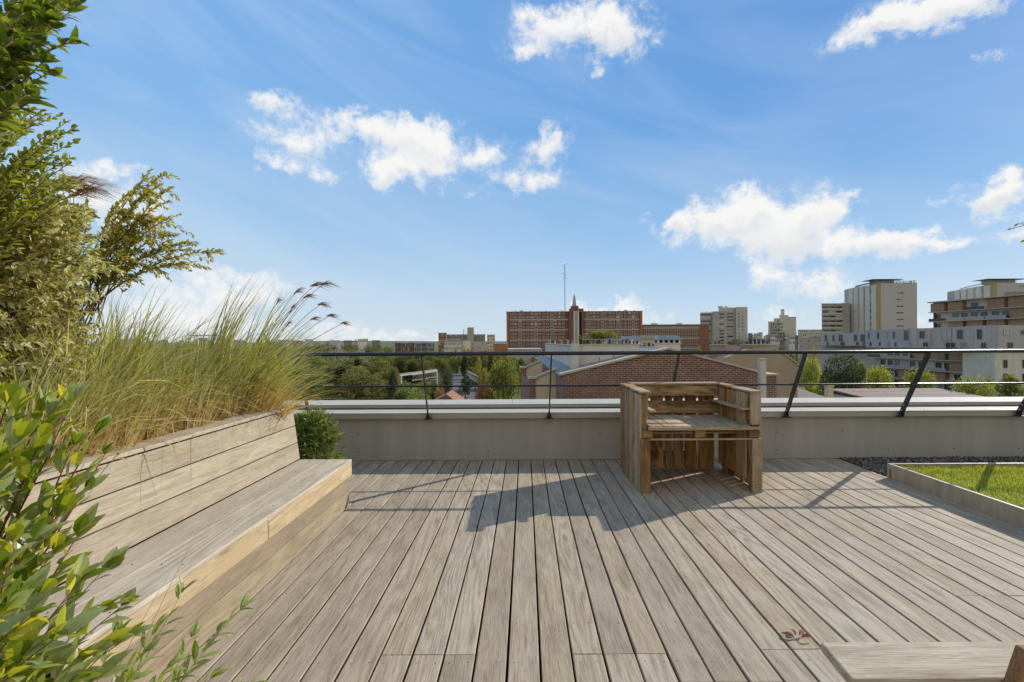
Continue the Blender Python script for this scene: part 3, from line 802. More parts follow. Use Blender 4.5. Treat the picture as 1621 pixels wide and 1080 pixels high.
for (px, py, Y, n, L) in ((160, 905, 1.18, 16, .075), (190, 960, 1.15, 16, .07), (60, 940, 1.05, 18, .08), (100, 1000, 1.0, 18, .08), (20, 960, .98, 16, .08), (30, 1040, .95, 16, .08), (150, 1030, 1.05, 16, .075), (140, 1080, 1.0, 14, .075), (200, 1010, 1.15, 10, .06),(70,1060,1.0,16,.075),(-10,1010,1.0,14,.08)):
    for q in range(2):
        tip = P(px - q*r.uniform(10, 40), py + q*r.uniform(0, 40), Y-q*.06); rt = root + rv(r)*.05
        sp.append((rt, mid(rt, tip, .04)+rv(r)*.03, tip, L*1.25, L*.46, int(n*.9), .0040, dict(start=.3)))
plant('laurel_shrub', 'low bushy laurel with bright yellow green leaves at the near bench end', 'shrub', (-1.42, .95, .34), 'laurel', 'redstem', sp, r, spread=.9, up=.55)
# 2. willow like sprigs
sp = []; root = Vector((-1.0, 1.02, .30))
for (px, py, Y, n) in ((285, 940, 1.35, 12), (378, 965, 1.40, 16), (300, 1010, 1.3, 12), (340, 1000, 1.36, 10), (220, 1040, 1.15, 14), (330, 1075, 1.25, 12), (260, 1060, 1.2, 12), (200, 1075, 1.1, 12), (395, 1090, 1.25, 8),(180,1010,1.2,12),(240,1000,1.25,10)):
    tip = P(px, py, Y); rt = root + Vector((r.uniform(-.12, .08), r.uniform(-.05, .05), 0))
    sp.append((rt, mid(rt, tip, .02)+rv(r)*.03, tip, .060, .017, int(n*1.5), .0022, dict(start=.2)))
plant('leafy_sprigs', 'thin green sprigs with narrow drooping leaves over the deck boards', 'plant', (-1.0, 1.02, .30), 'willow', 'greenstem', sp, r, spread=.8, up=.05, curl=.35)
t = thing('dry_grass_stalks', 'few thin dry grass stalks leaning over the bench seat and deck', 'plant', (-1.05, 1.1, .3))
mb = B('straw')
for (px, py, Y, ox) in ((310, 845, 1.5, 0), (268, 905, 1.45, -.05), (92, 840, 1.35, -.3), (398, 962, 1.35, .0), (450, 985, 1.4, .03), (500, 1060, 1.35, .05), (470, 1040, 1.3, .04)):
    e = P(px, py, Y)-Vector((-1.05, 1.1, .3)); p0 = Vector((ox, 0, 0)); mb.strip(bez(p0, mid(p0, e, .08), e, 9), Vector((.9, .2, .3)).normalized(), .0022)
mb.build('stalks', t)
# 3. broad leaf tree top corner
sp = []; root = Vector((-2.75, 1.75, .72))
for (px, py, Y, n) in ((112, 10, 1.75, 34), (85, 45, 1.7, 34), (60, 75, 1.7, 26), (105, -10, 1.75, 26), (70, 100, 1.72, 26), (30, 120, 1.7, 26), (40, 20, 1.65, 30), (15, 60, 1.7, 26), (10, 150, 1.75, 20), (-30, 30, 1.7, 30), (-60, 120, 1.8, 30), (95, -60, 1.8, 26), (20, -60, 1.75, 30), (-10, 190, 1.85, 24)):
    tip = P(px, py, Y); rt = root + rv(r)*.05; pmid = P(-60+r.uniform(-60, 30), py+150, 1.8)
    for q in range(3):
        tp = tip + (Vector((-r.uniform(.0, .12), r.uniform(-.1, .1), r.uniform(-.14, .05))) if q else Vector((0, 0, 0)))
        sp.append((rt, Vector((pmid.x-.15, pmid.y, pmid.z)), tp, .088, .034, int(n*1.5), .010, dict(start=.50)))
plant('broadleaf_tree', 'small tree with broad pointed green leaves reaching up against open sky', 'tree', (-2.75, 1.75, .72), 'biglf', 'palestem', sp, r, 'crown', 'trunk', spread=.85, up=-.05, curl=.3, seg=14)
# 4. small-leaf shrub under it
sp = []; root = Vector((-2.95, 2.45, .72))
for i in range(60):
    px = r.uniform(-80, 118); py = r.uniform(165, 330) + max(0, (px-60))*.5
    if i < 9: px, py = [(105, 195), (115, 205), (55, 155), (35, 165), (92, 185), (118, 225), (100, 250), (75, 230), (50, 200)][i]
    Y = r.uniform(2.3, 2.8); tip = P(px, py, Y)
    sp.append((root+rv(r)*.08, Vector((root.x*.6+tip.x*.4-.25, root.y, tip.z-.35)), tip, .050, .021, 85, .006, dict(start=.4)))
plant('tall_shrub', 'upright shrub with small dark green leaves under the broad leaved tree', 'shrub', tuple(root), 'smalllf', 'twig', sp, r, spread=.9, up=.1, seg=12)
# 5. silvery mass
sp = []; root = Vector((-3.05, 2.75, .72))
for i in range(330):
    px = r.uniform(-120, 200); py = r.uniform(285, 640)
    lim = 118 + 78*min(1, max(0, (py-280)/160)) - 60*max(0, (py-480)/100)
    if px > lim: px = lim - r.uniform(0, 60)
    Y = r.uniform(2.45, 3.05)
    tip = P(px, py, Y)
    if tip.x > -2.12 and tip.z < 1.0: tip.x = -2.15
    st = Vector((root.x + r.uniform(-.5, .35), root.y + r.uniform(-.3, .3), min(tip.z-.1, .74 + r.random()*(max(0, tip.z-.9)))))
    sp.append((st, Vector((st.x*.6+tip.x*.4, st.y, tip.z+.05))+rv(r)*.05, tip, .064, .025, 46, .004, dict(start=.2, six=(i % 3 == 0))))
for i in range(170):   # dark inner growth
    px = r.uniform(-150, 130); py = r.uniform(330, 640); tip = P(px, py, 3.15)
    st = Vector((tip.x-.2, 3.2, max(.7, tip.z-.4))); sp.append((st, mid(st, tip, .05), tip, .085, .045, 34, .003, dict(start=.0, six=False)))
plant('silverberry_bush', 'dense bush of silvery olive green leaves beside the tall grasses', 'shrub', tuple(root), 'elae', 'palestem', sp, r, spread=1.0, up=.1, seg=8)
# 6. arching shrub
sp = []; root = Vector((-2.75, 3.2, .74))
tips = [(240, 270, 150), (272, 298, 170), (285, 340, 180), (270, 320, 170), (348, 400, 210), (330, 425, 220), (280, 372, 200), (235, 425, 180), (190, 320, 140), (200, 360, 140), (255, 345, 170), (300, 395, 200), (225, 380, 160), (215, 300, 150), (160, 400, 120), (180, 440, 130), (195, 460, 130), (240, 350, 150), (215, 330, 150), (310, 385, 200)]
r0_ = P(135, 520, 3.2)
for i in range(22):
    a = tips[i % len(tips)]; px = a[0] + (r.gauss(0, 12) if i >= len(tips) else 0); py = a[1] + (r.gauss(0, 14) if i >= len(tips) else 0)
    px = min(px, 350); tip = P(px, py, 3.2+r.uniform(-.2, .2))
    pm = P((150+px)/2-14+r.uniform(-12, 12), (455+py)/2-38+r.uniform(-12, 12), 3.2)
    p0 = r0_ + rv(r)*.07
    sp.append((p0, pm, tip, .038, .017, 90, .005, dict(start=.36, six=False)))
    for q in range(5):
        t = r.uniform(.45, .95); b0 = (p0*(1-t)**2 + pm*2*t*(1-t) + tip*t*t); e = b0 + Vector((r.uniform(-.02, .20), r.uniform(-.08, .08), r.uniform(-.09, .04)))
        sp.append((b0, mid(b0, e, .03), e, .036, .016, 22, .0015, dict(start=.0, six=False)))
for i in range(5): sp.append((root+rv(r)*.03, mid(root, r0_), r0_+rv(r)*.04, .04, .018, 12, .010, dict(start=.4, six=False)))
plant('arching_shrub', 'small leaved shrub whose long branches arch out against the sky', 'shrub', tuple(root), 'coto', 'twig', sp, r, spread=.8, up=.1, seg=12)

# 7. ornamental grasses
def grass_clump(label, base, n, hgt, tips, r, spread=.5, lean=Vector((0,0,0)), nplume=0, plumes=(), straw=200, wid=.0078):
    t = thing('ornamental_grass', label, 'ornamental grass', tuple(base), 0, 'tall ornamental grasses in the planting bed')
    mb = B('blade')
    for i in range(n):
        a = r.uniform(0, 6.283); q = r.random()**.6*(1.5 if r.random() < .15 else 1)
        p0 = Vector((math.cos(a), math.sin(a), 0))*(.22*r.random()**.5)
        h = hgt*r.uniform(.35, 1.0); d = rv(r)*.12*Vector((1, 1, 0)).length*.7 + Vector((math.cos(a), math.sin(a), 0))*spread*q + lean
        d.z = 0; tip = p0 + d*h + Vector((0, 0, h*(1-.55*q*q*r.random())))
        pm = p0 + d*h*.25 + Vector((0, 0, h*.75)) + rv(r)*.045
        pts = bez(p0, pm, tip, 6); sd = d.cross(Vector((0,0,1))); 
        if sd.length < .01: sd = Vector((1,0,0))
        sd = (sd.normalized() + rv(r)*.5).normalized()
        mb.strip(pts, sd, wid*r.uniform(.6, 1.3))
    mb.build('blades', t)
    mb = B('straw')
    for i in range(straw):
        a = r.uniform(0, 6.283); p0 = Vector((math.cos(a), math.sin(a), 0))*(.22*r.random()**.5)
        h = r.uniform(.18, .48)*hgt; tip = p0*1.3 + Vector((r.gauss(0, .06), r.gauss(0, .06), h)) + lean*h*.7
        mb.strip(bez(p0, mid(p0, tip)+rv(r)*.01, tip, 4), (Vector((1, .3, 0))+rv(r)*.4).normalized(), wid*.8)
    mb.build('dry_stems', t)
    mb = B('blade')
    for (px, py, Y, bend) in tips:      # tall single blades
        e = P(px, py, Y) - Vector(base); p0 = Vector((r.gauss(0, .06), r.gauss(0, .06), 0))
        pm = Vector((p0.x*.7+e.x*.3, p0.y*.7+e.y*.3, e.z*.7)) + Vector((bend, 0, 0))
        mb.strip(bez(p0, pm, e, 8), (Vector((1, 0, 0))+rv(r)*.3).normalized(), wid*1.1)
    if tips: mb.build('tall_blades', t)
    for (px, py, Y, dx, dz, L) in plumes:
        mb = B('palestem'); e = P(px, py, Y) - Vector(base); p0 = Vector((r.gauss(0, .04), r.gauss(0, .04), 0))
        pts = bez(p0, Vector((e.x*.45, e.y*.45, e.z*.75)), e, 9)
        mb.tube(pts, .0022, 4)
        o = mb.build('flower_stalk', t)
        mb = B('plume')
        dr = Vector((dx, 0, dz)).normalized()
        for j in range(34):
            s0 = e - dr*L*.35*r.random(); dd_ = (dr + rv(r)*.16 + Vector((0, 0, .25*r.random()))).normalized(); ll = L*r.uniform(.5, 1.1)
            mb.strip([s0, s0+dd_*ll*.5, s0+dd_*ll+Vector((dx*.2, 0, -.38))*ll], (Vector((0, 0, 1))+rv(r)*.5).normalized(), .0030)
        mb.build('seed_plume', o)
    return t
r = random.Random(77)
zb = .76
GL = 'tall feathery grass clump with '
def fan(c, py0, py1, w_, Y, n, bendr=.05):
    return [(c+r.gauss(0, w_), r.uniform(py0, py1), Y+r.uniform(-.15, .15), r.uniform(-bendr, bendr)) for _ in range(n)]
grass_clump('tall green grass clump with purple plumes at the far bench end', Vector((-2.34, 4.05, zb)), 950, .92, fan(468, 450, 560, 24, 4.0, 60)+fan(500, 500, 580, 20, 4.0, 20), r, .60, Vector((.26, 0, 0)), plumes=[(498, 452, 4.0, 1, .25, .13), (512, 450, 4.0, 1, .1, .12), (508, 482, 4.0, 1, .1, .09), (462, 490, 4.0, .5, 1, .1), (543, 512, 4.0, 1, -.1, .07), (485, 470, 4.0, 1, .4, .10), (470, 462, 3.95, .8, .6, .10), (440, 478, 3.9, .5, 1, .08), (522, 500, 4.0, 1, .1, .09), (495, 505, 4.05, 1, .3, .08), (455, 515, 3.9, .6, .8, .08)], straw=360)
grass_clump('drooping grass tuft whose pale blades hang over the far bench corner', Vector((-2.22, 4.2, zb)), 260, .75, fan(530, 560, 640, 22, 4.25, 26, .03)+fan(560, 590, 640, 14, 4.25, 8, .03), r, .8, Vector((.45, 0, -.25)), straw=60)
grass_clump('tall grass clump with the straightest dense upright blades behind the bench middle', Vector((-2.42, 3.75, zb)), 900, .80, fan(372, 440, 540, 9, 3.75, 42, .03)+fan(410, 430, 540, 16, 3.75, 42, .03)+[(411, 421, 3.75, .0)], r, .45, Vector((.08, 0, 0)), straw=360)
grass_clump('grass clump with straw coloured base just behind the backrest cap', Vector((-2.40, 3.35, zb)), 850, .78, fan(330, 500, 560, 30, 3.4, 26), r, .50, Vector((.06, 0, 0)), straw=360)
grass_clump('grass clump with a few very tall thin blades in front of the arching shrub', Vector((-2.45, 3.0, zb)), 750, .74, fan(262, 436, 540, 18, 3.1, 26, .08)+fan(250, 480, 560, 40, 3.1, 24, .1), r, .55, Vector((.05, 0, 0)), straw=340)
grass_clump('grass clump growing lowest in the shade beside the silvery bush', Vector((-2.36, 2.62, zb)), 800, .62, fan(200, 540, 600, 30, 2.7, 20, .1), r, .55, Vector((.03, 0, 0)), straw=300)
grass_clump('wispy grass clump with long brown plumes rising above the silvery bush', Vector((-2.6, 2.85, zb)), 900, 1.0, fan(190, 440, 520, 30, 2.9, 24, .1), r, .75, plumes=[(112, 292, 2.9, 1, .30, .30), (100, 288, 2.9, 1, .2, .26), (92, 300, 2.9, 1, .15, .24), (118, 310, 2.9, 1, .35, .20), (140, 300, 2.9, 1, .05, .22)], straw=60)
grass_clump('loose pale grass clump spilling between the silvery bush and the laurel', Vector((-2.42, 2.35, zb)), 900, .72, fan(150, 500, 600, 40, 2.5, 26, .1), r, .9, straw=80)
grass_clump('tall pale grass clump rising behind the silvery bush stems', Vector((-2.75, 3.25, zb)), 1000, 1.05, fan(190, 430, 540, 28, 3.3, 30, .1), r, .65, straw=60)
grass_clump('grass clump standing at the back of the bed near the parapet', Vector((-2.85, 3.95, zb)), 900, .86, fan(290, 500, 560, 50, 4.0, 24), r, .6, straw=200)
grass_clump('grass clump half hidden behind the straw coloured clump', Vector((-2.95, 3.4, zb)), 800, .8, (), r, .6, straw=200)

# 8. yew-like shrub at bench end
r = random.Random(5)
sp = []; root = Vector((-1.98, 4.80, .05))
lm = B('yew'); wm = B('twig')
t = thing('conifer_shrub', 'rounded fresh green needle leaved shrub between bench end and parapet', 'shrub', tuple(root))
for i in range(300):
    a = r.uniform(0, 6.283); u = r.uniform(-.2, 1); rad = .25*math.sqrt(max(0, 1-(u*.9)**2))*r.uniform(.6, 1.3)
    c = Vector((math.cos(a)*rad*.92, math.sin(a)*rad*.85, .38 + u*.36 - (.12 if math.cos(a) > .3 and u < .3 else 0)))
    if c.x < -.25: continue
    st = Vector((c.x*.4, c.y*.4, max(.05, c.z-.2)))
    wm.tube([st, c], .002, 4)
    out = (c - Vector((0, 0, .35))).normalized()
    for q in range(26):
        tt = r.random(); p = st.lerp(c, .5+.5*tt); d = out*.9 + rv(r)*.55 + Vector((0, 0, .35))
        lm.leaf(p, d, Vector((0,0,1))+rv(r)*.4, r.uniform(.045, .08), .0065, .3, .1, False)
for i in range(7):
    a = r.uniform(0, 6.28); wm.tube([(0, 0, 0), (math.cos(a)*.08, math.sin(a)*.08, .5)], .006, 5)
wm.build('stem', t); lm.build('foliage', t)
# 9. branch tip entering at right: slender potted tree
r = random.Random(9)
sp = []; root = Vector((2.95, 1.75, .42))
tip0 = P(1603, 362, 1.95)
for i in range(26):
    if i < 4: tip = tip0 + Vector((.03*i, 0, [-.0, .02, -.045, .0][i]))
    else: tip = Vector((r.uniform(2.55, 3.5), r.uniform(1.3, 2.1), r.uniform(1.9, 2.7)))
    sp.append((Vector((2.95, 1.75, r.uniform(1.3, 1.7))), Vector((2.8 if i < 4 else tip.x*.4+1.77, 1.78, 2.2)), tip, .032, .010, 26 if i >= 4 else 30, .004, dict(start=.45)))
t = plant('potted_tree', 'slim potted tree whose leafy branch tip shows beside the clouds', 'tree', tuple(root), 'smalllf', 'twig', sp, r, 'crown', 'branches', spread=.8, up=.0)
mb = B('bark'); mb.tube([(0, 0, -.1), (.02, 0, .5), (0, 0, 1.3)], [.025, .02, .012], 8); mb.build('trunk', t)
mb = B('pot'); n = 20
prof = [(.13, -.415), (.19, -.05), (.205, -.05), (.205, -.0), (.17, -.0), (.16, -.06), (0, -.06)]
vs = [(rr_*math.cos(2*math.pi*j/n), rr_*math.sin(2*math.pi*j/n), zz) for rr_, zz in prof for j in range(n)]
fs = [(i*n+j, i*n+(j+1) % n, (i+1)*n+(j+1) % n, (i+1)*n+j) for i in range(len(prof)-1) for j in range(n)]
mb.add(vs, fs); mb.build('pot', t, smooth=True)
#@@CITY
# ------------------------------------------------------------------ city
G = -14.0
g = B('ground'); g.box(-6000, 6000, 7.1, 7000, G-1, G); g.box(-6000, 6000, -3000, 7.1, G-1, G); struct(g.build('ground'))
# hills on the horizon
mb = B('hills'); n = 90; vs = []; fs = []
for i in range(n+1):
    xx = -4200 + 8400*i/n
    h = 16 + 14*mnoise.noise(Vector((xx*.0012, 3.3, 0))) + 5*mnoise.noise(Vector((xx*.006, 1, 0))) + (14 if xx > 900 else 0)
    vs += [(xx, 3300, G-2), (xx, 3500, max(G+2, G+h)), (xx, 4200, G-2)]
for i in range(n): fs += [(3*i, 3*i+3, 3*i+4, 3*i+1), (3*i+1, 3*i+4, 3*i+5, 3*i+2)]
mb.add(vs, fs); struct(mb.build('hills'))

# unit window (1 x 1, faces -Y)
uw = MB().mat('frame'); t_ = .13
uw.box(-.5, .5, -.06, 0, -.5, -.5+t_); uw.box(-.5, .5, -.06, 0, .5-t_, .5); uw.box(-.5, -.5+t_, -.06, 0, -.5+t_, .5-t_); uw.box(.5-t_, .5, -.06, 0, -.5+t_, .5-t_)
uw.mat('glass').box(-.5+t_, .5-t_, -.03, 0, -.5+t_, .5-t_); UW = uw.mesh('window')
uw = MB().mat('zinccap'); t_ = .055
uw.box(-.5, .5, -.06, 0, -.5, -.5+t_); uw.box(-.5, .5, -.06, 0, .5-t_, .5); uw.box(-.5, -.5+t_, -.06, 0, -.5+t_, .5-t_); uw.box(.5-t_, .5, -.06, 0, -.5+t_, .5-t_); uw.box(-.03, .03, -.05, 0, -.5+t_, .5-t_)
uw.mat('glass').box(-.5+t_, .5-t_, -.03, 0, -.5+t_, .5-t_); UT = uw.mesh('thin_window')
uw = MB().mat('glass'); uw.box(-.5, .5, -.04, 0, -.5, .5); UD = uw.mesh('dark_opening')
def windows(parent, A, Bp, rects, mesh=None, name='window', maxn=100, proud=0.0, scale_off=0):
    """rects (u0,u1,z0,z1) on the vertical wall from A to Bp (xy), outward = right of travel reversed, toward camera"""
    A = Vector((A[0], A[1])); Bp = Vector((Bp[0], Bp[1])); d = (Bp-A).normalized()
    nrm = Vector((d.y, -d.x))
    if nrm.dot(-((A+Bp)/2)) < 0: nrm = -nrm
    ang = math.atan2(-nrm.x, nrm.y) + math.pi
    mesh = mesh or UW
    rest = rects[maxn:]; first = rects[:maxn]
    for (u0, u1, z0, z1) in first:
        o = bpy.data.objects.new(name, mesh); C.objects.link(o); o.parent = parent
        c = A + d*((u0+u1)/2) + nrm*proud
        o.location = Vector((c.x, c.y, (z0+z1)/2)) - Vector(parent.location); o.rotation_euler = (0, 0, ang); o.scale = (u1-u0, 1, z1-z0)
    if rest:
        mb = MB(); Rm = Matrix.Rotation(ang, 3, 'Z')
        for (u0, u1, z0, z1) in rest:
            c = A + d*((u0+u1)/2) + nrm*proud; ctr = Vector((c.x, c.y, (z0+z1)/2)) - Vector(parent.location)
            vs = [Rm @ Vector((v.co.x*(u1-u0), v.co.y, v.co.z*(z1-z0))) + ctr for v in mesh.vertices]
            of = len(mb.v); mb.v += [tuple(v) for v in vs]
            for p in mesh.polygons: mb.f.append(tuple(i+of for i in p.vertices)); mb.mi.append(p.material_index)
        mb.mats = ['frame', 'glass'] if mesh == UW else (['zinccap', 'glass'] if mesh == UT else ['glass'])
        mb.build(name, parent, kind='stuff')
def block(name, mat, parent, x0, x1, y0, y1, z0, z1, bev=0):
    l = parent.location; mb = B(mat); q = y1/y0 if y0 > 100 else 1
    xa, xb = (x0*q if x0 > 0 else x0), (x1*q if x1 < 0 else x1)
    if xb < xa+.3: xb = xa+.3
    mb.prism([(x0-l.x, y0-l.y, z0-l.z), (x1-l.x, y0-l.y, z0-l.z), (xb-l.x, y1-l.y, z0-l.z), (xa-l.x, y1-l.y, z0-l.z)], (0, 0, z1-z0)); return mb.build(name, parent)
def quadwall(parent, name, mat, A, Bp, z0, z1, th=.4, back=True):
    l = parent.location; A = Vector((A[0], A[1], 0)); Bp = Vector((Bp[0], Bp[1], 0)); d = (Bp-A); n = Vector((d.y, -d.x, 0)).normalized()
    if n.dot(-(A+Bp)) < 0: n = -n
    mb = B(mat); mb.obox(Vector((A.x-l.x, A.y-l.y, z0-l.z)), d, -n*th, (0, 0, z1-z0)); return mb.build(name, parent)

# ---- near brick gable house
YA = 18.0
bh = thing('brick_house', 'brick gabled house with zinc roof and stone rake coping beyond the parapet', 'house', (5.5, 18, G))
def L(v): return Vector(v) - Vector(bh.location)
xl, xr, xm = PX(891, YA), PX(1202, YA), PX(1058, YA); zl, zr, zm = .22, .26, 1.15
mb = B('brick'); mb.prism([L((xl, YA, G)), L((xr, YA, G)), L((xr, YA, zr)), L((xm, YA, zm)), L((xl, YA, zl))], (0, .35, 0)); mb.build('gable_wall', bh)
mb = B('brick'); mb.box(xl-5.5, xl+.3-5.5, .352, 21, 0, zl-G-.1); mb.box(xr-.3-5.5, xr-5.5, .352, 21, 0, zr-G-.1); mb.build('side_wall', bh)
mb = B('capstone')
for (a, za, b_, zb_) in ((xl-.12, zl-.03, xm, zm), (xm, zm, xr+.12, zr-.03)):
    mb.obox(L((a, YA-.06, za)), (b_-a, 0, zb_-za), (0, .46, 0), (0, 0, .075))
mb.build('rake_coping', bh)
mb = B('zincroof')
for (a, za, b_, zb_) in ((xl-.1, zl-.09, xm, zm-.06), (xm, zm-.06, xr+.1, zr-.09)):
    mb.obox(L((a, YA+.41, za)), (b_-a, 0, zb_-za), (0, 19, 0), (0, 0, .05))
mb.build('roof', bh)
sl_ = (zm-zl)/(xm-xl)
def roofz(x): return zl-.04 + (x-xl)*sl_ if x < xm else zm-.02 - (x-xm)*(zm-zr)/(xr-xm)
# fire walls on the roof
xf = 2.55
mb = B('whitewall'); mb.prism([L((xf, 20.1, roofz(xf)-.1)), L((xf, 37, roofz(xf)-.1)), L((xf, 37, 1.27)), L((xf, 20.1, 1.27))], (.3, 0, 0)); mb.box(xf-.12-5.5, xf+.17-5.5, 1.78, 2.09, roofz(xf)-.15-G, 1.36-G); mb.build('fire_wall', bh)
mb = B('whitewall'); mb.prism([L((xf+.3, 20.3, roofz(xf))), L((5.35, 20.3, roofz(5.35)-.1)), L((5.35, 20.3, 1.30)), L((xf+.3, 20.3, 1.30))], (0, .35, 0)); mb.build('fire_wall', bh)
mb = B('capstone'); mb.obox(L((xf-.04, 20.05, 1.272)), (.4, 0, 0), (0, 17, 0), (0, 0, .04)); mb.obox(L((xf+.37, 20.26, 1.302)), (2.65, 0, 0), (0, .43, 0), (0, 0, .04)); mb.build('wall_coping', bh)
pots = MB().mat('pot')
for i in range(14):
    x = xf+.5+i*.155; 
    s = B(R.choice(['pot', 'whitewall', 'zinccap'])); zz = 1.345; s.tube([L((x, 20.48, zz)), L((x, 20.48, zz+R.uniform(.14, .2)))], .05, 8); s.build('chimney_pot', bh)
for i in range(16):
    y = 21.3+i*.95; s = B(R.choice(['pot', 'pot', 'whitewall', 'zinccap'])); s.tube([L((xf+.15, y, 1.31)), L((xf+.15, y, 1.31+R.uniform(.16, .26)))], .075, 8); s.build('chimney_pot', bh)
s = B('zinccap'); s.box(xf+.42-5.5, xf+2.45-5.5, 2.30, 2.68, 1.53-G, 1.56-G); s.build('chimney_cover', bh)
def chimney(px0, px1, ytop, Y, zbase, wdt):
    x0, x1 = PX(px0, Y), PX(px1, Y); zt_ = PZ((px0+px1)/2, ytop, Y); h = zt_-zbase
    s = B('whitewall'); s.box(x0-5.5, x1-5.5, Y-18, Y-18+wdt, zbase-G, zt_-.42-G); c = s.build('chimney', bh)
    s = B('capstone'); s.box(x0-.05-5.5, x1+.05-5.5, Y-18-.05, Y-18+wdt+.05, zt_-.418-G, zt_-.36-G); s.build('crown', c)
    s = B('dark'); s.box(x0+.03-5.5, x1-.03-5.5, Y-18+.05, Y-18+wdt-.05, zt_-.358-G, zt_-.22-G); s.build('flue', c)
    s = B('whitewall'); nn = 4
    for i in range(nn+1):
        xx = x0 + (x1-x0-.08)*i/nn; s.box(xx-5.5, xx+.08-5.5, Y-18, Y-18+.06, zt_-.358-G, zt_-.22-G)
    s.build('cap_support', c)
    s = B('zinccap'); l_ = Vector(bh.location)
    a, b_ = x0-.06, x1+.06; y0, y1 = Y-.06, Y+wdt+.06
    s.prism([Vector((a, y0, zt_-.218))-l_, Vector((b_, y0, zt_-.218))-l_, Vector((b_-.12, y0+.2, zt_))-l_, Vector((a+.12, y0+.2, zt_))-l_], (0, wdt*.6, 0)); s.build('zinc_cap', c)
chimney(959, 978, 536, 21.0, .8, .5); chimney(986, 1013, 532, 20.7, .8, .6); chimney(1041, 1077, 531, 23.5, .7, .6)
for (px, py, Y) in ((949, 577, 19.4), (972, 570, 19.6), (988, 566, 19.8)):
    b0 = P(px, py, Y); s = B('zinccap'); z0 = roofz(b0.x); s.tube([L((b0.x, Y, z0)), L((b0.x, Y, z0+.22))], .03, 8); s.tube([L((b0.x, Y, z0+.22)), L((b0.x, Y, z0+.25))], [.09, .05], 8); s.build('roof_vent', bh)
# stepped left wing with cream panels
for (p0, p1, pyl, pyr, Y, pw) in ((838, 881, 600, 587, 20.8, .25), (824.5, 858, 583, 573, 26.5, .28)):
    x0, x1 = PX(p0, Y), PX(p1, Y); za, zb_ = PZ(p0, pyl, Y), PZ(p1, pyr, Y)
    mb = B('cream'); mb.prism([L((x0+pw, Y, G)), L((x1, Y, G)), L((x1, Y, zb_)), L((x0+pw, Y, za+.05))], (0, .3, 0)); mb.build('side_wing_wall', bh)
    mb = B('brick'); mb.box(x0-5.5, x0+pw-5.5, Y-18-.05, Y-18+.45, 0, za-G); mb.build('pier', bh)
    mb = B('brick'); mb.obox(L((x0-.01, Y+.46, G)), (.2, 0, 0), (PX(825, 26.5)-PX(838, 20.8) if p0 > 830 else .3, 5.0, 0), (0, 0, za-.25-G)); mb.build('flank_wall', bh)
    mb = B('capstone'); mb.box(x0-.06-5.5, x0+pw+.05-5.5, Y-18-.12, Y-18+.55, za-G+.002, za+.09-G); mb.obox(L((x0+pw+.06, Y-.08, za+.055)), (x1-x0-pw-.06, 0, zb_-za), (0, .46, 0), (0, 0, .08)); mb.build('coping', bh)
mb = B('frame'); mb.box(xl-.03-5.5, xl-.002-5.5, 1.2, 1.9, .0-G-2.6, .0-G-.95); wn = mb.build('window', bh); 
mb = B('glass'); mb.box(xl-.036-5.5, xl-.031-5.5, 1.3, 1.8, -G-2.5, -G-1.05); mb.build('pane', wn)
# right pier & pipe
s = B('whitewall'); a = thing('vent_duct', 'tall square white ventilation duct beside the brick gable', 'duct', (PX(1206, 17.4), 17.4, G)); 
s.box(-.105, .105, -.1, .1, 0, PZ(1206, 570, 17.4)-G); s.build('shaft', a); s = B('capstone'); s.box(-.12, .12, -.12, .12, PZ(1206, 570, 17.4)-G+.002, PZ(1206, 569, 17.4)-G+.03); s.build('cap', a)
a = thing('brick_pier', 'narrow brick wall end with stone cap at the foot of the beige wall', 'wall', (PX(1216, 19.5), 19.5, G))
s = B('brick'); s.box(-.28, .22, -.2, 6, 0, PZ(1216, 594, 19.5)-G); s.build('brickwork', a); s = B('capstone'); s.box(-.3, .3, -.26, 6, PZ(1216, 594, 19.5)-G+.002, PZ(1216, 592, 19.5)-G+.02); s.build('cap', a)

# ---- beige gable house
Yb_ = 30; bb = thing('beige_house', 'big blank stained beige gable wall with tiled roof and long chimney stacks', 'house', (14, 30, G))
def LB(v): return Vector(v) - Vector(bb.location)
prof = [(1120, 640), (1262, 640), (1262, 577), (1238, 560), (1225, 553), (1183, 553), (1150, 566), (1120, 585)]
pts = [P(a, b_, Yb_) for a, b_ in prof]; pts[0].z = G; pts[1].z = G
mb = B('beige'); mb.prism([LB(p) for p in pts], (0, .5, 0)); mb.build('gable_wall', bb)
s = B('capstone')
for q in ((2, 3), (3, 4)):
    a, b_ = pts[q[0]], pts[q[1]]; s.obox(LB(a+Vector((.03, -.08, 0))), b_-a, (0, .7, 0), (0, 0, .07))
s.build('coping', bb)
mb = B('tiles'); a, b_ = P(1130, 583, 30.6), P(1192, 553, 30.6); mb.obox(LB(a), b_-a, (0, 4, .12), (0, 0, .12)); mb.build('roof', bb)
mb = B('tiles'); a, b_ = P(1150, 557, 33), P(1181, 547, 33); mb.box(P(1151,0,36).x-14, P(1180,0,36).x-14, 6, 6.3, 12, P(1160,546,36).z-G); mb.build('roof', bb)
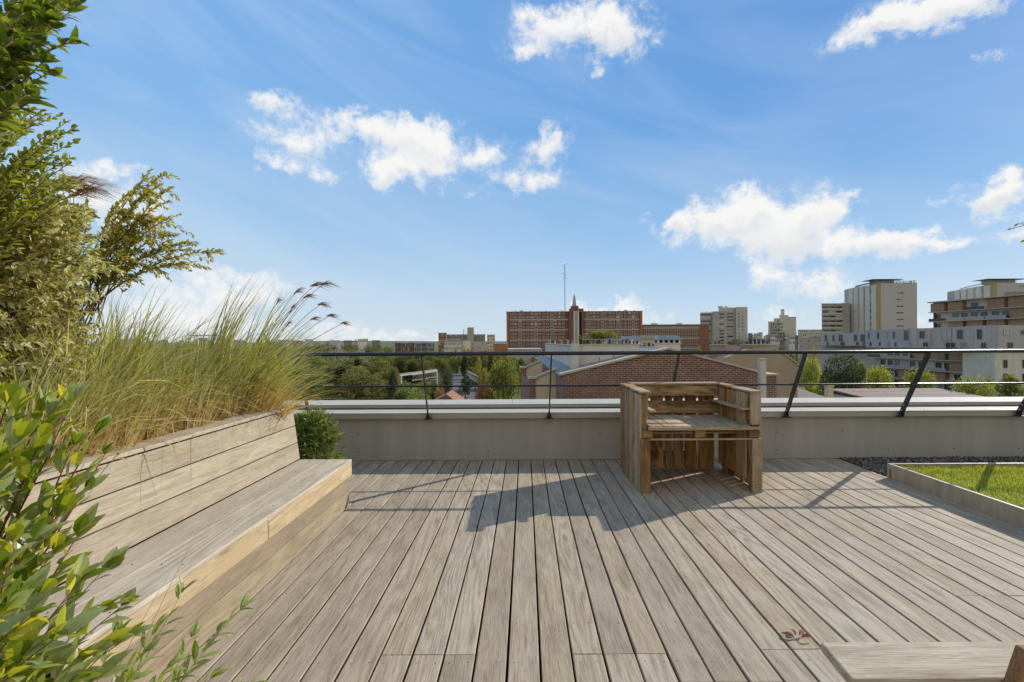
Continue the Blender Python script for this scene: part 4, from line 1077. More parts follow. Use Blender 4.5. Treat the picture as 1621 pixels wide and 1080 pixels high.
for (p0, p1, pt_, Y) in ((1133, 1149, 547, 33), (1183, 1231, 547, 31)):
    x0, x1 = PX(p0, Y), PX(p1, Y); z1 = PZ(p0, pt_, Y); s = B('beige'); s.box(x0-14, x1-14, Y-30, Y-29.2, 10, z1-G); c = s.build('chimney', bb)
    s = B('concrete'); s.box(x0-14-.08, x1-14+.08, Y-30.08, Y-29.12, z1-G+.002, z1-G+.08); s.build('crown', c)
    nn = int((x1-x0)/.27)
    for i in range(nn):
        if i % 7 == 6: continue
        xx = x0+.14+i*.27-14; s = B('darkrail' if R.random() < .6 else 'pot'); hh = R.uniform(.15, .32)
        s.tube([(xx, Y-29.6, z1-G+.08), (xx, Y-29.6, z1-G+.08+hh)], [.07, .1], 7); s.build('chimney_pot', c)
# ---- small tile house right
th = thing('tiled_cottage', 'low cottage roof of brown tiles with a pale square chimney', 'house', (PX(1290, 40), 40, G))
xa, xb = PX(1262, 40), PX(1303, 40); xc_, xd = PX(1262, 44), PX(1312, 40)
z0, z1 = PZ(1290, 632, 40)-G, PZ(1290, 612, 44)-G; lx = th.location.x
mb = B('tilesbrown'); mb.add([(xa-lx, 0, z0), (xd-lx+.2, 0, z0), (xb-lx, 4, z1), (xa-lx, 4, z1), (xa-lx, 8, z0), (xd-lx+.2, 8, z0)], [(0, 1, 2, 3), (3, 2, 5, 4), (1, 5, 2)]); mb.build('roof', th)
mb = B('cream'); mb.box(xa-lx+.1, xd-lx, .1, 7.9, 0, z0); mb.build('wall', th)
mb = B('cream'); mb.box(PX(1311, 39)-lx, PX(1319, 39)-lx, -1, -.5, 0, PZ(1315, 612, 39)-G); c = mb.build('chimney', th); mb = B('capstone'); mb.box(PX(1310, 39)-lx, PX(1320, 39)-lx, -1.05, -.45, PZ(1315, 612, 39)-G, PZ(1315, 610, 39)-G); mb.build('cap', c)
th = thing('low_shed', 'long low shed with a dull brown roof under the small trees', 'shed', (PX(1460, 48), 48, G))
lx = th.location.x; xa, xb = PX(1375, 46), PX(1570, 46)
mb = B('tilesbrown'); mb.obox((xa-lx, -2, PZ(1460, 633, 46)-G), (xb-xa, 0, 0), (0, 6, .35), (0, 0, .15)); mb.build('roof', th)
mb = B('concrete'); mb.box(xa-lx+.2, xb-lx-.2, -1.6, 3.5, 0, PZ(1460, 633, 46)-G-.02); mb.build('wall', th)
th = thing('tiled_hut', 'small roof of orange red tiles peeking over the parapet in front of the woods', 'hut', (PX(702, 42), 42, G))
lx = th.location.x; z0 = PZ(702, 640, 42)-G; z1 = PZ(705, 624.5, 42)-G
mb = B('tiles'); mb.prism([(-1.4, 0, z0), (1.4, 0, z0), (.25, 0, z1)], (0, 4, 0)); mb.build('roof', th); mb = B('cream'); mb.box(-1.3, 1.3, .1, 3.9, 0, z0); mb.build('wall', th)

# ---- large red brick block
Yr = 400; rb = thing('brick_apartment_block', 'huge red brick apartment slab with pale bands and a stair tower with spire', 'building', (PX(910, Yr), Yr, G))
x0, x1 = PX(802, Yr), PX(1017, Yr); x2 = PX(1101, Yr); zt = PZ(900, 493.7, Yr); zw = PZ(1060, 514.5, Yr)
block('wall', 'brickfar', rb, x0, x1, Yr, Yr+14, G, zt); block('wing_wall', 'brickfar', rb, x1+.02, PX(1123, Yr), Yr+1, Yr+14, G, zw)
block('end_strip', 'brickedge', rb, x0-.05, x0+1.7, Yr-.15, Yr+14.05, G, zt-.3); block('end_strip', 'brickedge', rb, x1-1.5, x1+.08, Yr-.15, Yr+10, G, zt-.3)
block('end_strip', 'tiles', rb, PX(1108, Yr), PX(1123, Yr)+.1, Yr+.8, Yr+12, G, zw-.3)  # orange strip paints in the sunlight on the wing's brick end
block('roof_edge', 'concrete', rb, x0-.3, x1+.3, Yr-.4, Yr+14.4, zt, zt+.5); block('roof_edge', 'concrete', rb, x1+.35, PX(1123, Yr)+.3, Yr+.6, Yr+14.4, zw, zw+.5)
fl = 5.4*Yr/F
for kf in (2, 5, 8): 
    z = zt - fl*kf - .25
    block('string_course', 'slab', rb, x0+2.65, PX(900, Yr), Yr-.25, Yr, z-1.0, z+.05); block('string_course', 'slab', rb, PX(924, Yr), x1-2.65, Yr-.25, Yr, z-1.0, z+.05)
for kf in (0.7, 3.7, 6.7):
    z = zw - fl*kf-.1; block('string_course', 'slab', rb, x1+.1, PX(1108, Yr), Yr+.75, Yr+1, z-1.0, z+.05)
rects = []; rects2 = []
colx = [x0+3.4+i*3.3 for i in range(14)] + [PX(926, Yr)+.6+i*3.2 for i in range(14)]
for j in range(13):
    for i, xx in enumerate(colx):
        wdt = (2.0 if (i*7) % 5 else 2.8) if i % 4 != 2 else 3.0
        z1_ = zt - .75 - j*fl; hh = 1.35 if i % 4 != 2 else 1.9
        if 0 <= PX(901, Yr)-xx < 2: continue
        rects.append((xx-x0, xx-x0+wdt*.80, z1_-hh, z1_))
windows(rb, (x0, Yr), (x1, Yr), rects, maxn=100, proud=.12)
for j in range(10):
    for i in range(15):
        xx = x1+1.8+i*3.05; z1_ = zw-.9-j*fl
        rects2.append((xx-x1, xx-x1+1.9, z1_-1.6, z1_))
windows(rb, (x1, Yr+1), (PX(1123, Yr), Yr+1), rects2, maxn=0, proud=.12, name='wing_window')
# stair tower
tx0, tx1 = PX(900.5, Yr), PX(923, Yr); tz = PZ(910, 489, Yr)
tw = block('stair_tower', 'brickfar', rb, tx0, tx1, Yr-3, Yr+8, G, tz)
lb = rb.location
def sub(name, mat, px0, px1, y0, y1, zA, zB):
    mb = B(mat); mb.box(PX(px0, Yr)-lb.x, PX(px1, Yr)-lb.x, y0-lb.y, y1-lb.y, zA-G, zB-G); return mb.build(name, tw)
sub('white_strip', 'whitefin', 907.4, 909, Yr-3.4, Yr-2.9, G, tz-2); sub('white_strip', 'whitefin', 914, 915.8, Yr-3.4, Yr-2.9, G, tz-2)
sub('glazed_strip', 'concrete', 909, 914, Yr-3.2, Yr-2.95, G, tz-2); sub('dark_slot', 'dark', 916.5, 920, Yr-3.1, Yr-2.95, G, tz-3)
sub('tower_top', 'brickfar', 904.5, 915.5, Yr-2.5, Yr+4, tz, PZ(910, 485, Yr))
sub('tower_top', 'concrete', 906, 914, Yr-2.0, Yr+3, PZ(910, 485, Yr)+.02, PZ(910, 484, Yr))
mb = B('zinccap'); xc_ = PX(909.6, Yr)-lb.x
for a, b_, ya, yb in ((2.6, 2.0, 484, 479), (1.9, 1.5, 478.9, 473), (1.4, .9, 472.9, 468), (.6, .3, 467.9, 466)):
    za, zb_ = PZ(910, ya, Yr)-G, PZ(910, yb, Yr)-G
    mb.tube([(xc_, 0, za), (xc_, 0, zb_)], [a*.72, b_*.72], 8)
mb.build('spire', tw)
for px in (815, 827, 839, 864, 889, 932, 956, 980, 1004):
    block('roof_vent', 'concrete', rb, PX(px, Yr), PX(px, Yr)+.8, Yr+1, Yr+2, zt+.52, zt+1.4)
for px in (826, 992): block('lift_housing', 'concrete2', rb, PX(px-3, Yr), PX(px+3, Yr), Yr+3, Yr+7, zt+.52, zt+1.6)
for px in (1038, 1078): block('lift_housing', 'concrete2', rb, PX(px-5, Yr), PX(px+5, Yr), Yr+4, Yr+8, zw+.52, zw+1.6)
# TV mast
Ym = 395; ms_ = thing('antenna_mast', 'slim lattice antenna mast rising above the red brick slab', 'mast', (PX(894.5, Ym), Ym, PZ(894, 492, Ym)))
H = (492-418)*Ym/F; mb = B('darkrail')
for a in range(3):
    c_, s_ = math.cos(a*2.094)*.30, math.sin(a*2.094)*.30; mb.tube([(c_, s_, -2), (c_*.6, s_*.6, H*.95)], .10, 4)
zz = 0; i = 0
while zz < H*.92:
    a = i % 3; c0 = Vector((math.cos(a*2.094)*.28, math.sin(a*2.094)*.28, zz)); a2 = (i+1) % 3; c1 = Vector((math.cos(a2*2.094)*.28, math.sin(a2*2.094)*.28, zz+1)); mb.tube([c0, c1], .07, 4); zz += .9; i += 1
mb.tube([(0, 0, H*.9), (0, 0, H)], .1, 5); mb.build('lattice', ms_)
for (zf, a, b_, dz) in ((.99, -1.6, 2.6, .8), (.80, -2.6, .6, 0), (.76, -.8, 1.8, .2), (.70, -1.4, 2.0, 0)):
    mb = B('darkrail'); mb.tube([(a, 0, H*zf-dz), (b_, 0, H*zf+dz)], .10, 4)
    for q in range(5): xx = a+(b_-a)*q/4; mb.tube([(xx, -.8, H*zf-dz+2*dz*q/4), (xx, .8, H*zf-dz+2*dz*q/4)], .05, 4)
    mb.build('antenna', ms_)

# ---- generic block with window grid
def building(name, label, mat, p0, p1, ytop, Y, depth, rows=0, cols=0, wfrac=.5, hfrac=.5, mesh=None, fh=2.9, group=None, zb=G, cat='building', roof='concrete', ramp_=None, skip=0, maxn=100, ybot=None):
    x0, x1 = PX(p0, Y), PX(p1, Y); z1 = PZ((p0+p1)/2, ytop, Y); t = thing(name, label, cat, ((x0+x1)/2, Y, zb), 0, group)
    block('wall', mat, t, x0, x1, Y, Y+depth, zb, z1); block('roof', roof, t, x0-.2, x1+.2, Y-.2, Y+depth+.2, z1+.01, z1+.45)
    if cols:
        cw = (x1-x0)/cols; rects = []
        nr = rows or int((z1-zb)/fh)
        for j in range(nr):
            for i in range(cols):
                u0 = cw*(i+.5-wfrac/2); rects.append((u0, u0+cw*wfrac, z1-.5-j*fh-fh*hfrac, z1-.5-j*fh))
        windows(t, (x0, Y), (x1, Y), rects, mesh=mesh, maxn=maxn, proud=.03)
    return t
def LW(t, name, mat, x0, x1, y0, y1, z0, z1): return block(name, mat, t, x0, x1, y0, y1, z0, z1)
# centre grey tower
Yg = 400; t = building('apartment_tower', 'grey concrete apartment tower with recessed balconies next to the brick wing', 'concrete', 1128, 1151, 494, Yg, 25, 0, 0)
for (a, b_, yt, yo, m_) in ((1110, 1132, 495, 2, 'concrete'), (1141, 1171, 486.5, 4, 'concrete2'), (1166, 1184.5, 486, 1, 'concrete2')):
    block('wall', m_, t, PX(a, Yg)+.02, PX(b_, Yg)-.02, Yg+yo, Yg+26, G, PZ(a, yt, Yg))
block('lift_housing', 'concrete2', t, PX(1141, Yg), PX(1149, Yg), Yg+5, Yg+12, PZ(1145, 486.5, Yg), PZ(1145, 484, Yg)); block('lift_housing', 'concrete2', t, PX(1152, Yg), PX(1156, Yg), Yg+5, Yg+10, PZ(1145, 486.5, Yg), PZ(1145, 484, Yg))
fh = 5.2*Yg/F
for (a, b_, yt, yo) in ((1111, 1127, 497, 2), (1139, 1146, 496.5, 0), (1152, 1164, 495, 4)):
    rc = [(.0, PX(b_, Yg)-PX(a, Yg), PZ(a, yt, Yg)-j*fh-1.2, PZ(a, yt, Yg)-j*fh) for j in range(10)]
    windows(t, (PX(a, Yg), Yg+yo), (PX(b_, Yg), Yg+yo), rc, mesh=UD, name='balcony_recess', proud=.1)
for px in (1170, 1176):
    rc = [(0, .8, PZ(px, 495, Yg)-j*fh-1.3, PZ(px, 495, Yg)-j*fh) for j in range(9)]
    windows(t, (PX(px, Yg), Yg+1), (PX(px, Yg)+2, Yg+1), rc, mesh=UD, proud=.1)
for i in range(22): block('roof_plant', 't_dark', t, PX(1113+i*1.2, Yg), PX(1113+i*1.2, Yg)+.7, Yg+3, Yg+4, PZ(1115, 494.5, Yg), PZ(1115, 494.5-R.uniform(.5, 1.6), Yg)) if i % 2 == 0 else None
# stepped concrete
Yc = 450; t = building('stepped_building', 'stepped beige concrete building with a square chimney tower on the skyline', 'concrete2', 1246, 1260.5, 502.5, Yc, 18)
for (a, b_, yt, yo) in ((1218, 1228, 509.5, 2), (1226, 1236, 504, 1), (1233, 1247.5, 499, -1), (1239, 1244.8, 489, 3)):
    block('wall', 'concrete2', t, PX(a, Yc)+.01, PX(b_, Yc)-.01, Yc+yo, Yc+16, G if b_ != 1244.8 else PZ(1240, 499, Yc)-1, PZ(a, yt, Yc))
rc = []
for j in range(8):
    for i in range(6): rc.append((i*2.0, i*2.0+1.3, PZ(1220, 512, Yc)-j*2.9-1.3, PZ(1220, 512, Yc)-j*2.9))
windows(t, (PX(1219, Yc), Yc-1), (PX(1236, Yc), Yc-1), rc, mesh=UD, proud=.3, maxn=60)
block('roof_edge', 'hazeroof', t, PX(1218, Yc)-.2, PX(1226, Yc), Yc+1.8, Yc+12, PZ(1218, 509.5, Yc), PZ(1218, 509, Yc))
# grey slab + tall tower
Ys = 222; t = building('grey_slab_block', 'grey concrete slab with long dark balcony strips joined to the tall tower', 'concrete', 1301, 1334.5, 482, Ys, 20)
block('wall', 'concrete', t, PX(1334.5, Ys)+.02, PX(1347, Ys), Ys+.8, Ys+20, G, PZ(1340, 479.5, Ys))
rc = []
for j in range(8):
    for i in range(3):
        z = PZ(1315, 485.2, Ys)-j*(7.4*Ys/F)*1.0; rc.append((.3+i*3.15, .3+i*3.15+2.8, z-.75, z))
windows(t, (PX(1301, Ys), Ys), (PX(1334, Ys), Ys), rc, mesh=UD, name='balcony_recess', proud=.06)
for j in range(9):
    z = PZ(1315, 485.2, Ys)-j*(7.4*Ys/F)-1.25; block('parapet_band', 'concrete2', t, PX(1301, Ys), PX(1334, Ys), Ys-.25, Ys, z-.45, z+.45)
def tower(label, pA, pB, pC, yA, yB, YA_, YB_, name='tower_block', lowz=G):
    """left finned face from pA (far) to pB (near), flat face pB-pC"""
    A = Vector((PX(pA, YA_), YA_)); Bq = Vector((PX(pB, YB_), YB_)); Cc = Vector((PX(pC, YB_), YB_+.3)); z1 = PZ(pB, yB, YB_)
    t = thing(name, label, 'building', (Bq.x, Bq.y, G)); l = Vector((Bq.x, Bq.y, G))
    mb = B('pink'); back = Vector((12, 22))
    poly = [Vector((A.x, A.y, G))-l, Vector((Bq.x, Bq.y, G))-l, Vector((Cc.x, Cc.y, G))-l, Vector((Cc.x+3, Cc.y+24, G))-l, Vector((A.x+3, A.y+8, G))-l]
    mb.prism(poly, (0, 0, z1-G)); mb.build('wall', t)
    d = (Bq-A); Ld = d.length; d.normalize(); n = Vector((d.y, -d.x)); n = n if n.dot(-Bq) > 0 else -n
    def face(u0, u1, zA, zB, th, mat, nm, off_=0):
        o = A + d*u0 + n*off_; mb = B(mat); mb.obox(Vector((o.x, o.y, zA))-l, (d.x*(u1-u0), d.y*(u1-u0), 0), (n.x*th, n.y*th, 0), (0, 0, zB-zA)); return mb.build(nm, t)
    for u in (0.0, .17, .36, .55, .74): face(Ld*u, Ld*(u+.13), G, z1-.3, .5, 'whitefin', 'white_pier', .02)
    face(Ld*.885, Ld*1.0, G, z1+.02, .15, 'ochre', 'ochre_strip', .02)
    rc = []
    for ui in (.135, .32, .51, .69):
        for j in range(12): rc.append((Ld*ui, Ld*(ui+.045), z1-2.2-j*2.85-1.4, z1-2.2-j*2.85))
    windows(t, tuple(A), tuple(Bq), rc, mesh=UD, proud=.1)
    W_ = (Cc-Bq).length; rc = []
    for j in range(11):
        for q in (.43, .53): rc.append((W_*q, W_*(q+.085), z1-1.1-j*2.82-.5, z1-1.1-j*2.82))
    windows(t, tuple(Bq), tuple(Cc), rc, mesh=UD, proud=.04)
    # roof terrace canopy and greenery
    mb = B('darkrail'); mb.obox(Vector((A.x+2, A.y-1, z1+.9))-l, ((Bq-A).x*.85, (Bq-A).y*.85, .8), (4, 6, 0), (0, 0, .15)); mb.obox(Vector((Bq.x-2, Bq.y+2, z1+1.9))-l, (W_*.72+2, 0, .0), (1, 8, 0), (0, 0, .18)); mb.build('roof_canopy', t)
    mb = B('concrete'); mb.obox(Vector((Bq.x+1, Bq.y+4, z1))-l, (W_*.5, 0, 0), (0, 4, 0), (0, 0, 1.9)); mb.build('penthouse', t)
    mb = B('t_olive'); rq = random.Random(3)
    for i in range(500):
        u = rq.random(); p = Vector((A.x+(Cc.x-A.x)*u, Bq.y+rq.uniform(-0, 2)+(YA_-YB_)*(1-u)*.0+(6 if u < .4 else 0), z1+rq.random()**2*1.3))-l
        mb.leaf(p, rv(rq), rv(rq), .45, .3, .1, .1, False)
    mb.build('roof_plants', t)
    return t
tower('tallest tower, plain mauve wall with ochre strip and white finned side', 1345.5, 1395, 1453, 457, 448.6, 226, 206)
tower('finned mauve tower rising behind the stepped balcony building', 1513.5, 1579, 1660, 457, 448, 236, 205)
# stepped balcony building behind right
def terraced(t, A, Bq, floors, zs, th=1.6, recess=True, rseed=1, wood_prob=.35, slabmat='slab', wallmat='whitewall', fh=2.9, uw_=5.2):
    l = Vector(t.location); A = Vector(A); Bq = Vector(Bq); d = Bq-A; Ld = d.length; d.normalize(); n = Vector((d.y, -d.x)); n = n if n.dot(-Bq) > 0 else -n
    rq = random.Random(rseed)
    def bx(u0, u1, o0, o1, zA, zB, mat, nm, par=None):
        o = A + d*u0 + n*o0; mb = B(mat); mb.obox(Vector((o.x, o.y, zA))-l, (d.x*(u1-u0), d.y*(u1-u0), 0), (n.x*(o1-o0), n.y*(o1-o0), 0), (0, 0, zB-zA)); return mb.build(nm, par or t)
    bx(0, Ld, -.3-8, -.3, zs-floors*fh-1, zs, wallmat, 'wall')
    nu = max(1, int(Ld/uw_)); uw_ = Ld/nu
    for j in range(floors):
        z0 = zs-(j+1)*fh
        bx(0, Ld, -.28, th, z0-.22, z0, slabmat, 'balcony_slab')
        for i in range(nu):
            q = rq.random(); u0 = i*uw_
            if q < wood_prob: bx(u0+.1, u0+uw_*.8, -.28, th*.55, z0+.02, z0+fh-.24, 'woodclad', 'timber_panel')
            else:
                oo = A + d*(u0+.2) - n*.28
                windows(t, (oo.x, oo.y), (oo.x+d.x*5, oo.y+d.y*5), [(0.1, uw_*.38, z0+.1, z0+2.2)] + ([(uw_*.5, uw_*.85, z0+.1, z0+2.2)] if q > .6 else []), proud=.05, mesh=UT)
                bx(u0+.1, u0+uw_-.1, th-.08, th-.04, z0+.02, z0+(.95 if q > .7 else .8), 'darkrail' if q < .55 else 'zinccap', 'balustrade')
    bx(-.3, Ld+.3, -8, th+.05, zs+.01, zs+.32, slabmat, 'roof_slab')
    return bx
A = (PX(1477, 152), 152); Bq = (PX(1640, 124), 124); zt2 = PZ(1477, 480, 152)
t = thing('terraced_building', 'long building of cream balconies and timber panels under the second tower', 'building', (A[0], A[1], G))
terraced(t, A, Bq, 5, zt2, rseed=4)
block('penthouse', 'woodclad', t, PX(1590, 150), PX(1640, 150), 150, 156, zt2+.6, PZ(1600, 462, 150))
block('end_wall', 'woodclad', t, A[0]-.4, A[0]+.6, A[1]-.6, A[1]+.5, G, zt2-.1)
# foreground apartment house with zinc attic
zA_ = PZ(1575, 552, 115)
t = thing('zinc_topped_building', 'long apartment building with grey zinc attic over timber and white balconies', 'building', (114, 120, G))
A = (PX(1381, 152), 152); Bq = (PX(1574, 114), 114)
terraced(t, A, Bq, 5, zA_-.2, th=1.7, rseed=12, wood_prob=.42)
l = Vector(t.location)
def zinc(p0, Y0, p1, Y1, ytop, lab=None, th=6):
    A_ = Vector((PX(p0, Y0), Y0)); B_ = Vector((PX(p1, Y1), Y1)); zt_ = PZ(p1, ytop, Y1)
    o = quadwall(t, 'zinc_attic', 'zincwall', tuple(A_), tuple(B_), zA_, zt_, th); return A_, B_, zt_
s1 = zinc(1299, 190, 1372, 170, 526.5); s2 = zinc(1370, 158, 1439, 138, 520.5, th=8); s2b = zinc(1439.3, 138, 1472, 134, 519.5, th=8); s3 = zinc(1477, 124, 1580, 111, 516, th=8); s4 = zinc(1580.3, 111, 1660, 111, 514.5, th=8)
for seg, ws in ((s1, ((.10, 1.2, 2.6), (.28, 1, 2.6), (.42, 1.8, 2.8), (.75, 1.2, 2.5), (.88, 2, 2.8))), (s2, ((.07, .9, 2), (.3, .9, 2.2), (.5, .9, 2.2), (.66, .9, 2.2), (.9, 1.8, 3.0))), (s2b, ((.5, 1.2, 2.3),)),
                (s3, ((.15, 2.2, 3.0), (.4, 1.2, 2.4), (.7, 1.0, 2.5))), (s4, ((.1, 1.4, 1.2), (.45, .9, 1), (.75, 1.2, 1.2)))):
    A_, B_, zt_ = seg; Ld = (B_-A_).length
    windows(t, tuple(A_), tuple(B_), [(Ld*u, Ld*u+w_, zt_-1.6-h_*.6, zt_-1.6+h_*.4) for u, w_, h_ in ws], proud=.05, mesh=UT)
    windows(t, tuple(A_), tuple(B_), [(Ld*u+.8, Ld*u+.8+w_, zA_+.1, zA_+1.5) for u, w_, h_ in ws], proud=.05, mesh=UT)
quadwall(t, 'end_wall', 'whitewall', (PX(1574.5, 112), 112), (PX(1680, 112), 112), G, zA_-.1, 8)
windows(t, (PX(1574.5, 112), 112), (PX(1680, 112), 112), [(1.9, 2.9, -5.4+.0, -3.4), (6.3, 7.6, -5.4, -3.4), (9.5, 10.5, -5.4, -3.4), (1.9, 2.9, -8.6, -6.6), (6.3, 7.6, -8.6, -6.6)], proud=.05, mesh=UT)
quadwall(t, 'rear_wall', 'concrete', (PX(1300, 192), 192), (PX(1383, 172), 172), G, zA_-.1, 6)

# ---- cluster left of the brick block
r = random.Random(31)
building('red_block', 'low red and cream block with square edges at the end of the far slab', 'brickedge', 694, 707, 527.5, 600, 20, 0, 3, .8, .4, UD, 4, maxn=30)
t = building('long_slab_block', 'far long slab of small windows with a tall grey lift tower', 'hazeroof', 707.3, 768, 530, 610, 16, 0, 14, .5, .45, None, 4.2, maxn=60)
block('lift_tower', 'concrete', t, PX(740, 608), PX(750.5, 608), 606, 618, G, PZ(745, 518.5, 608)); block('mast', 'darkrail', t, PX(734, 608), PX(735, 608), 606, 607, PZ(734, 530, 608), PZ(734, 521, 608))
building('cream_block', 'small cream apartment block standing apart beside the orange wall', 'cream', 771, 783.5, 530.5, 560, 14, 0, 3, .4, .4, UD, 4, maxn=20)
building('white_apartment_house', 'pale apartment house with grey upper floors below the far slab', 'whitewall', 703, 731, 541, 300, 16, 0, 9, .55, .55, None, 2.9, maxn=40)
building('zinc_house_top', 'grey mansard roofed house behind the treetops', 'zinccap', 706, 728, 537.5, 303, 12, 1, 8, .5, .5, UD, 3)
building('cream_house', 'plain cream windowless wall next to the grey mansard', 'cream', 731.5, 745, 540, 310, 16)
building('grey_house', 'grey apartment house with dense windows behind the cream wall', 'concrete', 745.5, 772, 541.5, 330, 16, 0, 8, .5, .5, None, 3, maxn=40)
building('orange_warehouse', 'low windowless orange warehouse wall left of the red brick slab', 'orangewall', 781, 803, 545, 250, 12)
building('flat_roof_hall', 'low flat hall with grey roof in front of the red brick slab', 'concrete', 804, 858, 554, 240, 30, 1, 10, .6, .4, None, 3)
for i in range(6):
    building('terrace_house', ['brick terraced house at the west end of the row', 'brick terraced house with low dark roof second in the row', 'brick terraced house in the middle under the bare treetop', 'brick terraced house with short chimney in the row', 'brick terraced house with grey gable in the row', 'brick terraced house closing the row before the pale flats'][i], 'brickfar' if i < 3 else 'hazeroof', 625+i*10.5, 635+i*10.5, 543.2+(i % 2)*.6, 340, 12, 0, 4, .5, .5, UD, 3, group='terraced brick houses beyond the woods', maxn=12)
# white town between grey towers
for i in range(16):
    p0 = 1184+i*7.2; w_ = r.uniform(6, 11); Y = r.uniform(300, 420)
    building('town_house', 'pale small house in the crowded town below the grey towers', r.choice(['haze', 'haze', 'concrete2', 'hazeroof']), p0, p0+w_, r.uniform(527, 538), Y, 10, 2, 3, .5, .5, UD, 3, group='pale houses between the towers', roof=r.choice(['hazeroof', 'concrete', 'tilesbrown']), maxn=6)
building('distant_slab', 'distant pale slab block beside the grey balcony slab', 'concrete2', 1263, 1301, 522.5, 620, 14, 0, 12, .5, .5, UD, 3.2, maxn=40)
building('grey_shed_block', 'plain grey block with two window rows below the distant slab', 'concrete', 1265, 1300, 536, 280, 12, 2, 6, .3, .5, None, 3.2)
building('lean_to_block', 'small pale annex between the two white chimneys', 'concrete2', 1016, 1038, 536.5, 60, 6, 2, 3, .5, .5, UD, .8)
# far left city
for i in range(44):
    p0 = 150+i*10.4+r.uniform(-3, 3)
    if p0 > 612: break
    w_ = r.uniform(5, 16); Y = r.uniform(700, 1500)
    building('distant_block', 'hazy white apartment block on the far horizon beyond the woods', r.choice(['haze', 'haze', 'concrete2', 'hazeroof']), p0, p0+w_, r.uniform(534, 542.5) + (545-538)*.2, Y, 20, 0, 0, group='hazy blocks on the far horizon', roof='hazeroof')
for i in range(16):
    p0 = 1186 + i*7.5; building('distant_block', 'hazy pale block on the hillside far behind the towers', 'haze', p0, p0+r.uniform(5, 9), r.uniform(526, 533), r.uniform(900, 1300), 20, group='hazy hillside blocks behind the towers', roof='hazeroof') if not 1300 < p0 else None
def crane(label, px, pytop, Y, l0, l1):
    x = PX(px, Y); zt_ = PZ(px, pytop, Y); t = thing('tower_crane', label, 'crane', (x, Y, G))
    s = B('orangewall'); s.tube([(0, 0, 0), (0, 0, zt_-G)], 1.0, 4); s.build('mast', t)
    s = B('orangewall'); s.tube([(l0, 0, zt_-G-3), (l1, 0, zt_-G-3)], .8, 4); s.tube([(0, 0, zt_-G), (l1*.7, 0, zt_-G-3)], .3, 3); s.build('jib', t)
crane('distant tower crane just above the far treeline', 563, 537.5, 900, -9, 22); crane('distant tower crane seen through the tall grass', 312, 529, 900, -14, 38)

# road and bridge
mb = B('asphalt')
def gp(px, py): Y = (EYE-G)*F/((py+ROLL*(px-CX))-CY); return Vector((PX(px, Y), Y, 0))
a, b_, c_, d_ = gp(722, 640), gp(775, 640), gp(735, 592), gp(712, 592)
mb.add([(v.x, v.y, G+.05) for v in (a, b_, c_, d_)], [(0, 1, 2, 3)]); struct(mb.build('road'))
mb = B('pavement'); a, b_, c_, d_ = gp(718, 645), gp(760, 645), gp(752, 627), gp(732, 627); mb.add([(v.x, v.y, G+.1) for v in (a, b_, c_, d_)], [(0, 1, 2, 3)]); struct(mb.build('path'))
t = thing('road_bridge', 'pale concrete footbridge with lattice side crossing among the trees', 'bridge', (-38, 150, G))
A = P(632, 596, 150); Bq = P(690, 588, 170); l = Vector(t.location)
s = B('concrete'); s.obox(A-l, Bq-A, (0, 3, 0), (0, 0, .45)); s.build('deck', t); s = B('stonedark'); s.obox(A-l+Vector((0, 0, .5)), Bq-A, (0, .2, 0), (0, 0, .35)); s.build('parapet', t)
A2 = P(652, 603, 140); B2 = P(690, 597, 150); s = B('stonedark'); nn = 9
for i in range(nn):
    a = A2.lerp(B2, i/nn); b_ = A2.lerp(B2, (i+1)/nn); s.tube([a-l, b_-l+Vector((0, 0, 1.6))], .12, 4); s.tube([a-l+Vector((0, 0, 1.6)), b_-l], .12, 4)
s.tube([A2-l, B2-l], .2, 4); s.tube([A2-l+Vector((0, 0, 1.6)), B2-l+Vector((0, 0, 1.6))], .2, 4); s.build('truss', t)
s = B('concrete'); s.box(A.x-l.x-.5, A.x-l.x+.5, 0, 1, 0, A.z-G); s.box(Bq.x-l.x-.5, Bq.x-l.x+.5, 19, 20, 0, Bq.z-G); s.build('pier', t)
t = thing('handrail_wall', 'pale sloping wall beside the road ramp among pines', 'wall', (0, 130, G)); l = Vector(t.location)
A = P(726, 583, 150); Bq = P(768, 606, 110); s = B('stonedark'); s.obox(A-l, Bq-A, (.5, .3, 0), (0, 0, .4)); s.build('coping', t); s = B('concrete'); s.obox(A-l-Vector((0, 0, 1.2)), Bq-A, (.4, .3, 0), (0, 0, 1.1)); s.build('wall', t)

# ------------------------------------------------------------------ trees
def crown_mesh(mat, seed, h=8., w_=6., n=5200, ls=.30, lobes=16, conical=False, bottom=.25):
    r = random.Random(seed); mb = B(mat); L_ = []
    for i in range(lobes):
        a = r.uniform(0, 6.283); z = r.uniform(bottom, 1 if conical else .93); 
        prof = (1-z)*1.25 if conical else math.sqrt(max(.05, 1-((z-.55)/.56)**2))*1.1
        rad = w_*.5*prof*r.uniform(.25, .8)
        L_.append((Vector((math.cos(a)*rad, math.sin(a)*rad, h*z*.93)), w_*r.uniform(.13, .26)*(.7 if conical else 1)))
    for i in range(n):
        c, rr_ = r.choice(L_); d = rv(r).normalized(); q = rr_*(r.uniform(.55, 1.05)+.25*mnoise.noise((c+d*3)*2.0))
        p = c + Vector((d.x*q, d.y*q, d.z*q*.8)); s = ls*r.uniform(.5, 1.25)
        mb.leaf(p, d+rv(r)*.7, Vector((0, 0, 1))+rv(r)*.6, s, s*.75, .1, .2, False)
    return mb.mesh('crown')
